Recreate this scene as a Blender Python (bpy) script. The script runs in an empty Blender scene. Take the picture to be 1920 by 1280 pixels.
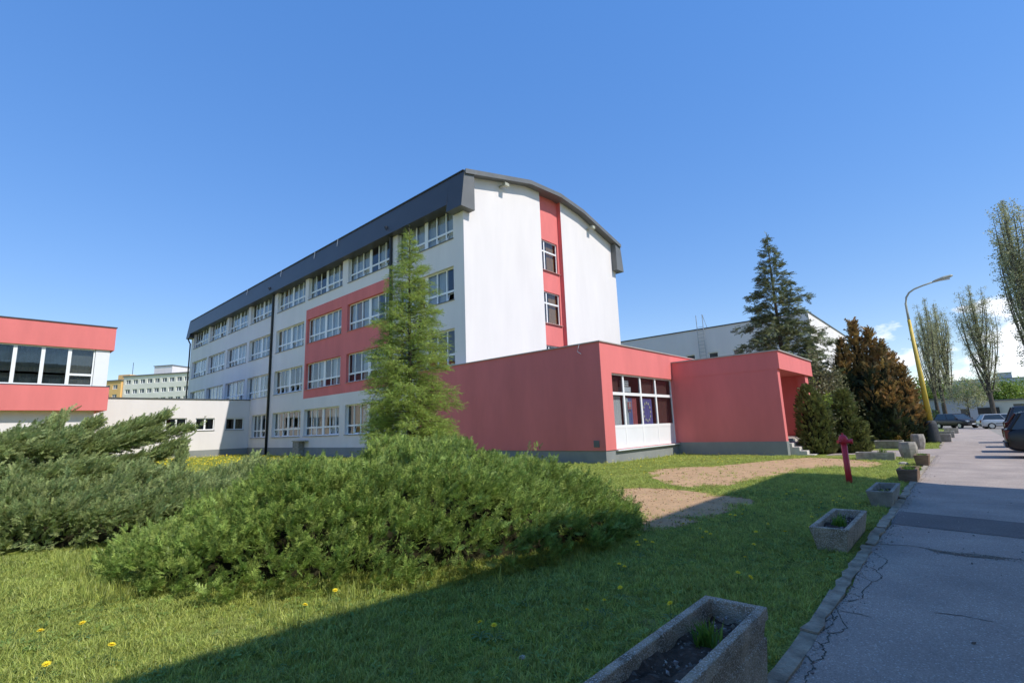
import bpy, math, random
import numpy as np
from mathutils import Vector, Matrix

random.seed(7); RNG = np.random.default_rng(11)
scene = bpy.context.scene
COL = scene.collection
H = 1.45                                        # eye height above the lawn

# ------------------------------------------------------------------ camera
cam_d = bpy.data.cameras.new('camera'); cam = bpy.data.objects.new('camera', cam_d); COL.objects.link(cam)
cam_d.sensor_width = 36.0; cam_d.lens = 36.0 * 917.93 / 1920.0
cam_d.clip_start = 0.05; cam_d.clip_end = 3000
def cam_axes(yaw, pitch, roll):
    f = Vector((math.cos(yaw)*math.cos(pitch), math.sin(yaw)*math.cos(pitch), math.sin(pitch)))
    r = Vector((math.sin(yaw), -math.cos(yaw), 0)); u = r.cross(f)
    return math.cos(roll)*r + math.sin(roll)*u, -math.sin(roll)*r + math.cos(roll)*u, f
cr_, cu_, cf_ = cam_axes(math.radians(41.944), math.radians(10.029), math.radians(-2.0865))
cam.matrix_world = Matrix(((cr_.x, cu_.x, -cf_.x, 0), (cr_.y, cu_.y, -cf_.y, 0), (cr_.z, cu_.z, -cf_.z, H), (0, 0, 0, 1)))
scene.camera = cam

# ------------------------------------------------------------------ sky, sun, exposure
SUN = Vector((0.13, -0.86, 1.0)).normalized()    # towards the sun
world = bpy.data.worlds.new('World'); scene.world = world; world.use_nodes = True
wn, wl = world.node_tree.nodes, world.node_tree.links
bg = wn['Background']; bg.inputs['Strength'].default_value = 0.15
sky = wn.new('ShaderNodeTexSky'); sky.sky_type = 'NISHITA'; sky.sun_disc = False
sky.sun_elevation = math.asin(SUN.z); sky.sun_rotation = math.atan2(SUN.x, SUN.y)
sky.altitude = 200; sky.air_density = 1.0; sky.dust_density = 0.0; sky.ozone_density = 3.0
# low cumulus bank over the far end of the street
tc = wn.new('ShaderNodeTexCoord'); sep = wn.new('ShaderNodeSeparateXYZ'); wl.new(tc.outputs['Generated'], sep.inputs[0])
def wmath(op, a, b=None, c=None, clamp=False):
    n = wn.new('ShaderNodeMath'); n.operation = op; n.use_clamp = clamp
    for i, v in enumerate((a, b, c)):
        if v is None: continue
        if isinstance(v, (int, float)): n.inputs[i].default_value = v
        else: wl.new(v, n.inputs[i])
    return n.outputs[0]
mp = wn.new('ShaderNodeMapping'); mp.inputs['Scale'].default_value = (1, 1, 2.2); mp.inputs['Location'].default_value = (0.31, 0.12, 0.4)
wl.new(tc.outputs['Generated'], mp.inputs[0])
nz = wn.new('ShaderNodeTexNoise'); nz.inputs['Scale'].default_value = 13; nz.inputs['Detail'].default_value = 9; nz.inputs['Roughness'].default_value = 0.52
wl.new(mp.outputs[0], nz.inputs['Vector'])
az = wmath('ARCTAN2', sep.outputs['Y'], sep.outputs['X'])
azm = wmath('SUBTRACT', 1.0, wmath('DIVIDE', wmath('ABSOLUTE', wmath('ADD', az, 0.13)), 0.34), clamp=True)
elm = wmath('SUBTRACT', 1.0, wmath('DIVIDE', wmath('ABSOLUTE', wmath('SUBTRACT', sep.outputs['Z'], 0.075)), 0.115), clamp=True)
cover = wmath('MULTIPLY', wmath('POWER', azm, 0.5), wmath('POWER', elm, 0.5))
cl = wmath('MULTIPLY', wmath('MULTIPLY', wmath('SUBTRACT', wmath('ADD', nz.outputs['Fac'], wmath('MULTIPLY', cover, 0.50)), 0.80), 9.0, clamp=True), wmath('MULTIPLY', cover, 4.0, clamp=True))
mixc = wn.new('ShaderNodeMix'); mixc.data_type = 'RGBA'
wl.new(wmath('MULTIPLY', cl, 0.85), mixc.inputs['Factor'])
hsv = wn.new('ShaderNodeHueSaturation'); hsv.inputs['Saturation'].default_value = 2.12; hsv.inputs['Hue'].default_value = 0.518; hsv.inputs['Value'].default_value = 1.92
gm = wn.new('ShaderNodeGamma'); gm.inputs['Gamma'].default_value = 0.42          # the print's soft contrast from zenith to horizon
wl.new(sky.outputs[0], gm.inputs['Color']); wl.new(gm.outputs[0], hsv.inputs['Color'])
wl.new(hsv.outputs[0], mixc.inputs['A']); mixc.inputs['B'].default_value = (5.3, 5.35, 5.6, 1)
wl.new(mixc.outputs['Result'], bg.inputs['Color'])

sl = bpy.data.lights.new('sun', 'SUN'); sl.energy = 2.65; sl.angle = math.radians(0.5); sl.color = (1.0, 0.955, 0.88)
so = bpy.data.objects.new('sun', sl); COL.objects.link(so); so.location = SUN*60
so.rotation_euler = (-SUN).to_track_quat('-Z', 'Y').to_euler()
scene.view_settings.view_transform = 'Standard'; scene.view_settings.look = 'None'
scene.view_settings.exposure = 0.75; scene.view_settings.gamma = 1.0; scene.view_settings.use_curve_mapping = False
scene.cycles.max_bounces = 8; scene.cycles.transparent_max_bounces = 12; scene.cycles.use_denoising = True
scene.cycles.sample_clamp_indirect = 6

# ------------------------------------------------------------------ materials
def nodes_of(name):
    m = bpy.data.materials.new(name); m.use_nodes = True
    return m, m.node_tree.nodes, m.node_tree.links, m.node_tree.nodes['Principled BSDF']
def pbr(name, col, rough=0.8, var=0.12, scale=3.0, bump=0.0, bscale=60.0, metal=0.0, spec=0.4, stretch=(1, 1, 1), rnd=0.0, detail=6, speckle=None, var2=None):
    """colour varied by noise, fine relief from a second noise; rnd varies each object or instance; speckle = (colour, scale, amount)"""
    m, n, l, b = nodes_of(name)
    b.inputs['Roughness'].default_value = rough; b.inputs['Metallic'].default_value = metal
    b.inputs['Specular IOR Level'].default_value = spec
    t = n.new('ShaderNodeTexCoord'); mp = n.new('ShaderNodeMapping'); mp.inputs['Scale'].default_value = stretch
    l.new(t.outputs['Object'], mp.inputs[0])
    nz = n.new('ShaderNodeTexNoise'); nz.inputs['Scale'].default_value = scale; nz.inputs['Detail'].default_value = detail; nz.inputs['Roughness'].default_value = 0.6
    l.new(mp.outputs[0], nz.inputs['Vector'])
    r = n.new('ShaderNodeValToRGB'); r.color_ramp.elements[0].position = 0.3; r.color_ramp.elements[1].position = 0.7
    c0 = [c*(1-var) for c in col]; c1 = [min(1, c*(1+var)) for c in (var2 or col)]
    r.color_ramp.elements[0].color = (*c0, 1); r.color_ramp.elements[1].color = (*c1, 1)
    l.new(nz.outputs['Fac'], r.inputs[0]); out = r.outputs[0]
    if speckle:
        sc_, s2, am = speckle
        v = n.new('ShaderNodeTexVoronoi'); v.inputs['Scale'].default_value = s2; l.new(t.outputs['Object'], v.inputs['Vector'])
        rr = n.new('ShaderNodeValToRGB'); rr.color_ramp.elements[0].position = am; rr.color_ramp.elements[1].position = am + 0.15
        rr.color_ramp.elements[0].color = (0, 0, 0, 1); rr.color_ramp.elements[1].color = (1, 1, 1, 1)
        sepc = n.new('ShaderNodeSeparateColor'); l.new(v.outputs['Color'], sepc.inputs[0]); l.new(sepc.outputs[0], rr.inputs[0])
        mx = n.new('ShaderNodeMix'); mx.data_type = 'RGBA'; l.new(rr.outputs[0], mx.inputs['Factor']); l.new(out, mx.inputs['A']); mx.inputs['B'].default_value = (*sc_, 1)
        out = mx.outputs['Result']
    if rnd:
        oi = n.new('ShaderNodeObjectInfo'); hs = n.new('ShaderNodeHueSaturation'); l.new(out, hs.inputs['Color'])
        mr = n.new('ShaderNodeMapRange'); mr.inputs['To Min'].default_value = 1-rnd; mr.inputs['To Max'].default_value = 1+rnd
        l.new(oi.outputs['Random'], mr.inputs['Value']); l.new(mr.outputs[0], hs.inputs['Value'])
        mr2 = n.new('ShaderNodeMapRange'); mr2.inputs['To Min'].default_value = 0.5-rnd*0.06; mr2.inputs['To Max'].default_value = 0.5+rnd*0.06
        mm = n.new('ShaderNodeMath'); mm.operation = 'FRACT'; m3 = n.new('ShaderNodeMath'); m3.operation = 'MULTIPLY'; m3.inputs[1].default_value = 7.31
        l.new(oi.outputs['Random'], m3.inputs[0]); l.new(m3.outputs[0], mm.inputs[0]); l.new(mm.outputs[0], mr2.inputs['Value']); l.new(mr2.outputs[0], hs.inputs['Hue'])
        out = hs.outputs[0]
    l.new(out, b.inputs['Base Color'])
    if bump:
        n2 = n.new('ShaderNodeTexNoise'); n2.inputs['Scale'].default_value = bscale; n2.inputs['Detail'].default_value = 5; l.new(t.outputs['Object'], n2.inputs['Vector'])
        bp = n.new('ShaderNodeBump'); bp.inputs['Strength'].default_value = bump; bp.inputs['Distance'].default_value = 0.02
        l.new(n2.outputs['Fac'], bp.inputs['Height']); l.new(bp.outputs[0], b.inputs['Normal'])
    return m
def leafmat(name, col, var=0.25, trans=0.35, rnd=0.3, tip=None):
    """foliage: diffuse plus light shining through, each instance a little different"""
    m, n, l, b = nodes_of(name)
    n.remove(b); outn = n['Material Output']
    t = n.new('ShaderNodeTexCoord'); nz = n.new('ShaderNodeTexNoise'); nz.inputs['Scale'].default_value = 2.3
    oi = n.new('ShaderNodeObjectInfo'); l.new(t.outputs['Object'], nz.inputs['Vector'])
    r = n.new('ShaderNodeValToRGB'); r.color_ramp.elements[0].position = 0.25; r.color_ramp.elements[1].position = 0.75
    r.color_ramp.elements[0].color = (*[c*(1-var) for c in col], 1); r.color_ramp.elements[1].color = (*[c*(1+var) for c in (tip or col)], 1)
    l.new(nz.outputs['Fac'], r.inputs[0])
    hs = n.new('ShaderNodeHueSaturation'); l.new(r.outputs[0], hs.inputs['Color'])
    mr = n.new('ShaderNodeMapRange'); mr.inputs['To Min'].default_value = 1-rnd; mr.inputs['To Max'].default_value = 1+rnd
    l.new(oi.outputs['Random'], mr.inputs['Value']); l.new(mr.outputs[0], hs.inputs['Value'])
    m3 = n.new('ShaderNodeMath'); m3.operation = 'MULTIPLY'; m3.inputs[1].default_value = 9.7; l.new(oi.outputs['Random'], m3.inputs[0])
    mf = n.new('ShaderNodeMath'); mf.operation = 'FRACT'; l.new(m3.outputs[0], mf.inputs[0])
    mh = n.new('ShaderNodeMapRange'); mh.inputs['To Min'].default_value = 0.485; mh.inputs['To Max'].default_value = 0.515
    l.new(mf.outputs[0], mh.inputs['Value']); l.new(mh.outputs[0], hs.inputs['Hue'])
    d = n.new('ShaderNodeBsdfDiffuse'); tr = n.new('ShaderNodeBsdfTranslucent'); g = n.new('ShaderNodeBsdfGlossy'); g.inputs['Roughness'].default_value = 0.45
    l.new(hs.outputs[0], d.inputs[0]); l.new(hs.outputs[0], tr.inputs[0])
    m1 = n.new('ShaderNodeMixShader'); m1.inputs[0].default_value = trans; l.new(d.outputs[0], m1.inputs[1]); l.new(tr.outputs[0], m1.inputs[2])
    m2 = n.new('ShaderNodeMixShader'); m2.inputs[0].default_value = 0.03; l.new(m1.outputs[0], m2.inputs[1]); l.new(g.outputs[0], m2.inputs[2])
    l.new(m2.outputs[0], outn.inputs[0])
    return m
def glassmat(name, tint=(0.80, 0.83, 0.84), refl=0.04):
    m, n, l, b = nodes_of(name); n.remove(b); outn = n['Material Output']
    tr = n.new('ShaderNodeBsdfTransparent'); tr.inputs[0].default_value = (*tint, 1)
    g = n.new('ShaderNodeBsdfGlossy'); g.inputs['Roughness'].default_value = 0.015; g.inputs[0].default_value = (0.95, 0.97, 1, 1)
    nz = n.new('ShaderNodeTexNoise'); nz.inputs['Scale'].default_value = 1.1; t = n.new('ShaderNodeTexCoord'); l.new(t.outputs['Object'], nz.inputs[0])
    bp = n.new('ShaderNodeBump'); bp.inputs['Strength'].default_value = 0.02; bp.inputs['Distance'].default_value = 0.05; l.new(nz.outputs['Fac'], bp.inputs['Height']); l.new(bp.outputs[0], g.inputs['Normal'])
    fr = n.new('ShaderNodeFresnel'); fr.inputs['IOR'].default_value = 1.52
    mr = n.new('ShaderNodeMapRange'); mr.inputs['To Min'].default_value = refl; mr.inputs['To Max'].default_value = 1.0
    ge = n.new('ShaderNodeNewGeometry'); fm_ = n.new('ShaderNodeMath'); fm_.operation = 'SUBTRACT'; fm_.inputs[0].default_value = 1.0; l.new(ge.outputs['Backfacing'], fm_.inputs[1])
    fx = n.new('ShaderNodeMath'); fx.operation = 'MULTIPLY'; l.new(mr.outputs[0], fx.inputs[0]); l.new(fm_.outputs[0], fx.inputs[1]); l.new(fr.outputs[0], mr.inputs['Value'])
    mx = n.new('ShaderNodeMixShader'); l.new(fx.outputs[0], mx.inputs[0]); l.new(tr.outputs[0], mx.inputs[1]); l.new(g.outputs[0], mx.inputs[2])
    l.new(mx.outputs[0], outn.inputs[0]); return m

M = {}
M['white'] = pbr('white render', (0.785, 0.735, 0.705), 0.9, 0.05, 0.45, 0.35, 90, spec=0.2, stretch=(1.6, 1.6, 0.35), detail=12)
M['red'] = pbr('red render', (0.74, 0.203, 0.190), 0.9, 0.085, 0.6, 0.35, 90, spec=0.2, stretch=(1.5, 1.5, 0.4), detail=12)
M['plinth'] = pbr('grey plinth render', (0.27, 0.28, 0.27), 0.92, 0.10, 1.2, 0.4, 90, spec=0.2)
M['white_frame'] = pbr('white window frame', (0.86, 0.86, 0.85), 0.45, 0.03, 2.0)
M['white_panel'] = pbr('white panel', (0.80, 0.80, 0.80), 0.5, 0.03, 1.0)
M['anthracite'] = pbr('anthracite sheet', (0.058, 0.056, 0.062), 0.42, 0.10, 0.8, 0.05, 8, spec=0.5)
M['greysheet'] = pbr('grey sheet', (0.155, 0.155, 0.15), 0.5, 0.12, 1.0, 0.06, 10)
M['coping'] = pbr('pale coping sheet', (0.42, 0.39, 0.35), 0.5, 0.1, 2.0)
M['darkcoping'] = pbr('dark coping sheet', (0.08, 0.085, 0.09), 0.5, 0.1, 2.0)
M['sill'] = pbr('grey sill sheet', (0.16, 0.165, 0.17), 0.5, 0.08, 3.0)
M['redsill'] = pbr('brown sill sheet', (0.42, 0.23, 0.20), 0.55, 0.08, 3.0)
M['pipe'] = pbr('black downpipe', (0.025, 0.027, 0.03), 0.4, 0.1, 3.0)
M['glass'] = glassmat('window glass')
M['glass_dark'] = glassmat('tinted glass', (0.60, 0.60, 0.58), 0.03)
M['interior'] = pbr('room wall', (0.30, 0.27, 0.22), 0.9, 0.1, 0.5)
M['curtain'] = pbr('pale curtain', (0.70, 0.69, 0.68), 0.9, 0.10, 3.0, stretch=(6, 6, 0.3))
M['blind'] = pbr('grey roller blind', (0.155, 0.155, 0.14), 0.9, 0.10, 1.5)
M['ochre'] = pbr('ochre curtain', (0.46, 0.25, 0.10), 0.9, 0.2, 4.0, stretch=(8, 8, 0.3))
M['brown_curtain'] = pbr('brown curtain', (0.13, 0.055, 0.045), 0.9, 0.3, 5.0, stretch=(9, 9, 0.3))
M['galv'] = pbr('galvanised steel', (0.42, 0.43, 0.44), 0.45, 0.1, 6.0, metal=0.6)
M['concrete'] = pbr('weathered concrete', (0.33, 0.30, 0.25), 0.95, 0.35, 5.0, 0.6, 60, spec=0.15)
M['aggregate'] = pbr('exposed aggregate concrete', (0.40, 0.325, 0.235), 0.95, 0.55, 5.0, 1.0, 120, spec=0.2, speckle=((0.74, 0.68, 0.60), 210, 0.72))
M['terracotta'] = pbr('brown concrete', (0.20, 0.135, 0.09), 0.95, 0.35, 4.0, 0.6, 60, spec=0.15, stretch=(1, 1, 4))
M['soil'] = pbr('planter soil', (0.085, 0.060, 0.045), 1.0, 0.5, 9.0, 1.0, 45, spec=0.1, speckle=((0.16, 0.14, 0.12), 60, 0.90))
M['dirt'] = pbr('bare soil', (0.50, 0.315, 0.170), 1.0, 0.16, 2.2, 0.8, 34, spec=0.1, speckle=((0.40, 0.27, 0.165), 34, 0.78))
M['hydrant'] = pbr('red hydrant paint', (0.62, 0.03, 0.05), 0.38, 0.2, 5.0, 0.1, 20, spec=0.5)
M['yellow'] = pbr('yellow lamp paint', (0.62, 0.43, 0.06), 0.5, 0.12, 4.0, 0.1, 20)
M['lampgrey'] = pbr('grey lamp paint', (0.44, 0.43, 0.33), 0.45, 0.1, 4.0)
M['bitumen'] = pbr('bitumen sleeve', (0.045, 0.047, 0.05), 0.75, 0.3, 6.0, 0.4, 25)
M['bark'] = pbr('bark', (0.105, 0.088, 0.070), 0.95, 0.35, 9.0, 0.8, 30, stretch=(1, 1, 0.25), spec=0.1)
M['twig'] = pbr('twig', (0.10, 0.075, 0.05), 0.95, 0.3, 9.0, spec=0.1)
M['steps'] = pbr('pale step tiles', (0.60, 0.55, 0.48), 0.7, 0.12, 5.0)
M['stone'] = pbr('pale stone', (0.45, 0.40, 0.33), 0.95, 0.3, 6.0, 0.6, 20)
M['apt'] = pbr('panel block render', (0.78, 0.74, 0.65), 0.95, 0.07, 0.35, stretch=(1, 1, 2))
M['aptorange'] = pbr('orange block render', (0.78, 0.48, 0.19), 0.95, 0.06, 0.3)
M['farblock'] = pbr('far grey block', (0.42, 0.45, 0.50), 0.95, 0.06, 0.2)
M['rooftile'] = pbr('brown roof', (0.26, 0.18, 0.14), 0.9, 0.15, 1.0)
M['tyre'] = pbr('tyre', (0.02, 0.02, 0.02), 0.85, 0.2, 8)
M['rim'] = pbr('wheel rim', (0.45, 0.45, 0.46), 0.3, 0.1, 8, metal=0.7)
M['blacktrim'] = pbr('black trim', (0.018, 0.018, 0.02), 0.5, 0.15, 6)
M['lampglass'] = pbr('lamp lens', (0.62, 0.62, 0.60), 0.15, 0.05, 6, spec=0.6)
M['redlens'] = pbr('red lens', (0.10, 0.008, 0.008), 0.2, 0.1, 6, spec=0.6)
M['plate'] = pbr('number plate', (0.75, 0.75, 0.73), 0.4, 0.03, 6)
M['flagwhite'] = pbr('flag white', (0.62, 0.66, 0.66), 0.9, 0.05, 4); M['flagblue'] = pbr('flag blue', (0.14, 0.20, 0.42), 0.9, 0.1, 4)
M['flagred'] = pbr('flag red', (0.52, 0.13, 0.13), 0.9, 0.1, 4); M['eublue'] = pbr('flag deep blue', (0.16, 0.16, 0.44), 0.9, 0.1, 4); M['eustar'] = pbr('flag star', (0.85, 0.78, 0.55), 0.9, 0.05, 4)  # flag blues, red and stars paled to paint in the glass reflection
M['petal'] = pbr('dandelion yellow', (0.93, 0.70, 0.03), 0.8, 0.15, 60); M['stalk'] = pbr('dandelion stalk', (0.10, 0.17, 0.05), 0.8, 0.2, 20)
def paint(name, c): return pbr(name, c, 0.25, 0.05, 2.0, metal=0.25, spec=0.6)

# foliage tones
L = {}
L['juniper'] = leafmat('juniper green', (0.17, 0.255, 0.052), 0.25, 0.30, 0.36, tip=(0.36, 0.46, 0.115))
L['juniper_grey'] = leafmat('juniper grey green', (0.25, 0.325, 0.115), 0.2, 0.35, 0.32, tip=(0.45, 0.51, 0.21))
L['larch'] = leafmat('larch green', (0.29, 0.385, 0.070), 0.25, 0.48, 0.28, tip=(0.42, 0.50, 0.12))
L['spruce'] = leafmat('spruce needles', (0.105, 0.135, 0.065), 0.3, 0.22, 0.34, tip=(0.23, 0.25, 0.11))
L['cypress_brown'] = leafmat('scorched cypress', (0.235, 0.160, 0.062), 0.3, 0.3, 0.40, tip=(0.46, 0.30, 0.11))
L['cypress_green'] = leafmat('dark cypress', (0.060, 0.075, 0.038), 0.3, 0.2, 0.35)
L['thuja'] = leafmat('thuja dark', (0.075, 0.10, 0.036), 0.3, 0.25, 0.30, tip=(0.21, 0.225, 0.065))
L['poplar'] = leafmat('poplar leaves', (0.29, 0.30, 0.155), 0.3, 0.5, 0.35, tip=(0.44, 0.43, 0.25))
L['bush'] = leafmat('fresh leaves', (0.21, 0.285, 0.050), 0.3, 0.5, 0.30)
L['bush_dull'] = leafmat('dull leaves', (0.13, 0.155, 0.070), 0.3, 0.35, 0.35, tip=(0.25, 0.215, 0.11))
L['grass'] = leafmat('grass blades', (0.33, 0.41, 0.070), 0.3, 0.42, 0.40, tip=(0.54, 0.57, 0.15))
L['herb'] = leafmat('planter herb', (0.15, 0.27, 0.035), 0.2, 0.4, 0.2)

# ------------------------------------------------------------------ mesh helpers
class MB:
    def __init__(s): s.v, s.f, s.m = [], [], []
    def quad(s, a, b, c, d, m=0): i = len(s.v); s.v += [a, b, c, d]; s.f.append((i, i+1, i+2, i+3)); s.m.append(m)
    def poly(s, pts, m=0): i = len(s.v); s.v += list(pts); s.f.append(tuple(range(i, i+len(pts)))); s.m.append(m)
    def box(s, x0, x1, y0, y1, z0, z1, m=0):
        i = len(s.v); s.v += [(x0, y0, z0), (x1, y0, z0), (x1, y1, z0), (x0, y1, z0), (x0, y0, z1), (x1, y0, z1), (x1, y1, z1), (x0, y1, z1)]
        for q in ((0, 3, 2, 1), (4, 5, 6, 7), (0, 1, 5, 4), (1, 2, 6, 5), (2, 3, 7, 6), (3, 0, 4, 7)): s.f.append(tuple(i+k for k in q)); s.m.append(m)
        return s
    def hexa(s, lo, hi, m=0):
        i = len(s.v); n = len(lo); s.v += list(lo) + list(hi)
        s.f.append(tuple(i+k for k in reversed(range(n)))); s.f.append(tuple(i+n+k for k in range(n))); s.m += [m, m]
        for k in range(n): s.f.append((i+k, i+(k+1) % n, i+n+(k+1) % n, i+n+k)); s.m.append(m)
        return s
    def tube(s, pts, rad, n=8, m=0, caps=True):
        rings = []; P = [Vector(p) for p in pts]
        for k, p in enumerate(P):
            t = (P[min(k+1, len(P)-1)] - P[max(k-1, 0)]).normalized()
            a = t.cross(Vector((0, 0, 1))) if abs(t.z) < 0.95 else t.cross(Vector((1, 0, 0))); a.normalize(); b = t.cross(a)
            r = rad[k] if isinstance(rad, (list, tuple)) else rad
            i = len(s.v); rings.append(i)
            s.v += [tuple(p + a*(r*math.cos(2*math.pi*q/n)) + b*(r*math.sin(2*math.pi*q/n))) for q in range(n)]
        for k in range(len(rings)-1):
            for q in range(n):
                a, b = rings[k], rings[k+1]; s.f.append((a+q, b+q, b+(q+1) % n, a+(q+1) % n)); s.m.append(m)
        if caps: s.f += [tuple(rings[0]+q for q in range(n)), tuple(rings[-1]+q for q in reversed(range(n)))]; s.m += [m, m]
        return s
    def lathe(s, prof, n=16, c=(0, 0), m=0, rot=0.0):
        rings = []
        for r, z in prof:
            i = len(s.v); rings.append(i); s.v += [(c[0]+r*math.cos(2*math.pi*q/n+rot), c[1]+r*math.sin(2*math.pi*q/n+rot), z) for q in range(n)]
        for k in range(len(rings)-1):
            for q in range(n): a, b = rings[k], rings[k+1]; s.f.append((a+q, a+(q+1) % n, b+(q+1) % n, b+q)); s.m.append(m)
        s.f += [tuple(rings[0]+q for q in reversed(range(n))), tuple(rings[-1]+q for q in range(n))]; s.m += [m, m]
        return s
    def build(s, name, mats, parent=None, smooth=False, local=False, bevel=0.0, kind=None):
        me = bpy.data.meshes.new(name)
        o3 = (0, 0, 0)
        if parent is not None and not local:
            w = parent.location.copy(); p = parent.parent
            while p: w += p.location; p = p.parent
            o3 = w
        me.from_pydata([(v[0]-o3[0], v[1]-o3[1], v[2]-o3[2]) for v in s.v], [], s.f)
        for mm in (mats if isinstance(mats, (list, tuple)) else [mats]): me.materials.append(mm)
        me.polygons.foreach_set('material_index', s.m)
        if smooth: me.polygons.foreach_set('use_smooth', [True]*len(me.polygons))
        me.update()
        ob = bpy.data.objects.new(name, me); COL.objects.link(ob); ob.parent = parent
        if bevel:
            bv = ob.modifiers.new('bevel', 'BEVEL'); bv.width = bevel; bv.segments = 2; bv.limit_method = 'ANGLE'; bv.angle_limit = math.radians(40)
        if kind: ob['kind'] = kind
        return ob
def tag(o, label, cat, group=None):
    o['label'] = label; o['category'] = cat
    if group: o['group'] = group
    return o
def thing(name, label, cat, loc=(0, 0, 0), rz=0.0, group=None):
    o = bpy.data.objects.new(name, None); COL.objects.link(o); o.location = loc; o.rotation_euler = (0, 0, rz); o.empty_display_size = 0.2
    return tag(o, label, cat, group)
def inst(mesh, name, parent, loc=(0, 0, 0), rot=(0, 0, 0), scale=(1, 1, 1)):
    o = bpy.data.objects.new(name, mesh); COL.objects.link(o); o.parent = parent; o.location = loc; o.rotation_euler = rot; o.scale = scale; return o
def struct(o): o['kind'] = 'structure'; return o
def gz(x): return float(np.interp(x, [-400, 14, 25, 36, 60, 80, 110, 900], [0, 0, -.10, -.16, -.30, -.40, -.5, -.5]))

def wall_grid(mb, P, U, N, u0, u1, z0, z1, holes, depth, matfn=lambda u, z: 0, cutu=(), cutz=()):
    """flat wall in plane through P (u along U, normal N) with rectangular openings that have real reveals"""
    us = sorted(set([u0, u1] + [h[0] for h in holes] + [h[1] for h in holes] + list(cutu))); us = [u for u in us if u0 <= u <= u1]
    zs = sorted(set([z0, z1] + [h[2] for h in holes] + [h[3] for h in holes] + list(cutz))); zs = [z for z in zs if z0 <= z <= z1]
    U, N = Vector(U), Vector(N); P = Vector(P)
    pt = lambda u, z, d=0.0: tuple(P + U*u - N*d + Vector((0, 0, z)))
    hole = lambda u, z: any(h[0] < u < h[1] and h[2] < z < h[3] for h in holes)
    flip = U.cross(Vector((0, 0, 1))).dot(N) < 0
    def q(a, b, c, d, m): mb.quad(*((a, b, c, d) if not flip else (d, c, b, a)), m)
    for i in range(len(us)-1):
        for j in range(len(zs)-1):
            uc, zc = (us[i]+us[i+1])/2, (zs[j]+zs[j+1])/2
            if not hole(uc, zc): q(pt(us[i], zs[j]), pt(us[i+1], zs[j]), pt(us[i+1], zs[j+1]), pt(us[i], zs[j+1]), matfn(uc, zc))
    for h in holes:
        a, b, c, d = h[:4]; m = matfn((a+b)/2, (c+d)/2)
        q(pt(a, c), pt(a, d), pt(a, d, depth), pt(a, c, depth), m); q(pt(b, d), pt(b, c), pt(b, c, depth), pt(b, d, depth), m)
        q(pt(a, d), pt(b, d), pt(b, d, depth), pt(a, d, depth), m); q(pt(b, c), pt(a, c), pt(a, c, depth), pt(b, c, depth), m)

# ------------------------------------------------------------------ foliage pieces and scattering
def mesh_from(name, V, F, mat):
    me = bpy.data.meshes.new(name); me.from_pydata(V, [], F); me.materials.append(mat); me.update(); return me
def blade(V, F, p, d, ln, w, nrm):
    p, d = np.array(p), np.array(d)/np.linalg.norm(d); s = np.cross(d, nrm); s = s/(np.linalg.norm(s)+1e-9)*w
    i = len(V); V += [tuple(p-s*0.5), tuple(p+d*ln*0.55-s), tuple(p+d*ln), tuple(p+d*ln*0.55+s), tuple(p+s*0.5)]; F += [(i, i+1, i+2, i+3, i+4)]
def spray(rs, n=9, ang=40, side=0.40, w=0.035, lift=0.10, sub=3, curve=0.12, tipw=1.0, spread=18):
    """feathery spray growing along +X, lying roughly in XY"""
    V, F = [], []
    for k in range(n):
        t = 0.06 + 0.9*k/(n-1); p = np.array([t, 0, curve*t*t + rs.normal(0, .01)])
        for sgn in (-1, 1):
            a = math.radians(ang + rs.normal(0, 8)); ln = side*(1-0.62*t)*rs.uniform(.75, 1.2)
            for q in range(sub):
                aa = a + math.radians((q-(sub-1)/2)*spread); st = p + np.array([math.cos(a), sgn*math.sin(a), 0])*ln*0.22*q
                d = np.array([math.cos(aa), sgn*math.sin(aa), lift + rs.normal(0, .22)])
                blade(V, F, st, d, ln*rs.uniform(.6, 1.0), w*rs.uniform(.7, 1.2), np.array([rs.normal(0, .35), rs.normal(0, .35), 1]))
    for q in range(3): blade(V, F, (0.85, 0, curve*.75), (1, rs.normal(0, .25), rs.normal(.1, .2)), .28, w*tipw, (0, rs.normal(0, .4), 1))
    return V, F
def tuft(rs, n=8, needles=7, ln=0.16, w=0.012):
    """larch twig: rosettes of needles along +X"""
    V, F = [], []
    for k in range(n):
        t = k/(n-1); p = np.array([t, rs.normal(0, .03), -0.12*t*t])
        for q in range(needles):
            a = rs.uniform(0, 2*math.pi); d = np.array([rs.uniform(.1, .8), math.cos(a), math.sin(a)])
            blade(V, F, p, d, ln*rs.uniform(.6, 1.2), w, (rs.normal(), rs.normal(), rs.normal()))
    return V, F
def clump(rs, n=16, size=0.30, w=0.5):
    V, F = [], []
    for k in range(n):
        p = rs.normal(0, .38, 3); d = rs.normal(0, 1, 3); blade(V, F, p, d, size*rs.uniform(.7, 1.2), size*w*0.5, rs.normal(0, 1, 3))
    return V, F
def grass_tuft(rs, n=11, sp=0.045, h=0.09, w=0.0035, lean=0.55):
    V, F = [], []
    for k in range(n):
        a = rs.uniform(0, 6.283); r0 = sp*math.sqrt(rs.uniform(0, 1)); b = rs.uniform(0, 6.283); hh = h*rs.uniform(.45, 1.25); le = lean*rs.uniform(.2, 1.3)*hh
        p = np.array([r0*math.cos(a), r0*math.sin(a), -0.005]); s = np.array([-math.sin(b), math.cos(b), 0])*w
        d = np.array([math.cos(b), math.sin(b), 0]); q1 = p + d*le*.3 + np.array([0, 0, hh*.6]); q2 = p + d*le + np.array([0, 0, hh])
        i = len(V); V += [tuple(p-s), tuple(p+s), tuple(q1+s*.8), tuple(q1-s*.8), tuple(q2)]; F += [(i, i+1, i+2, i+3), (i+3, i+2, i+4)]
    return V, F
SRC = {}
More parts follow.
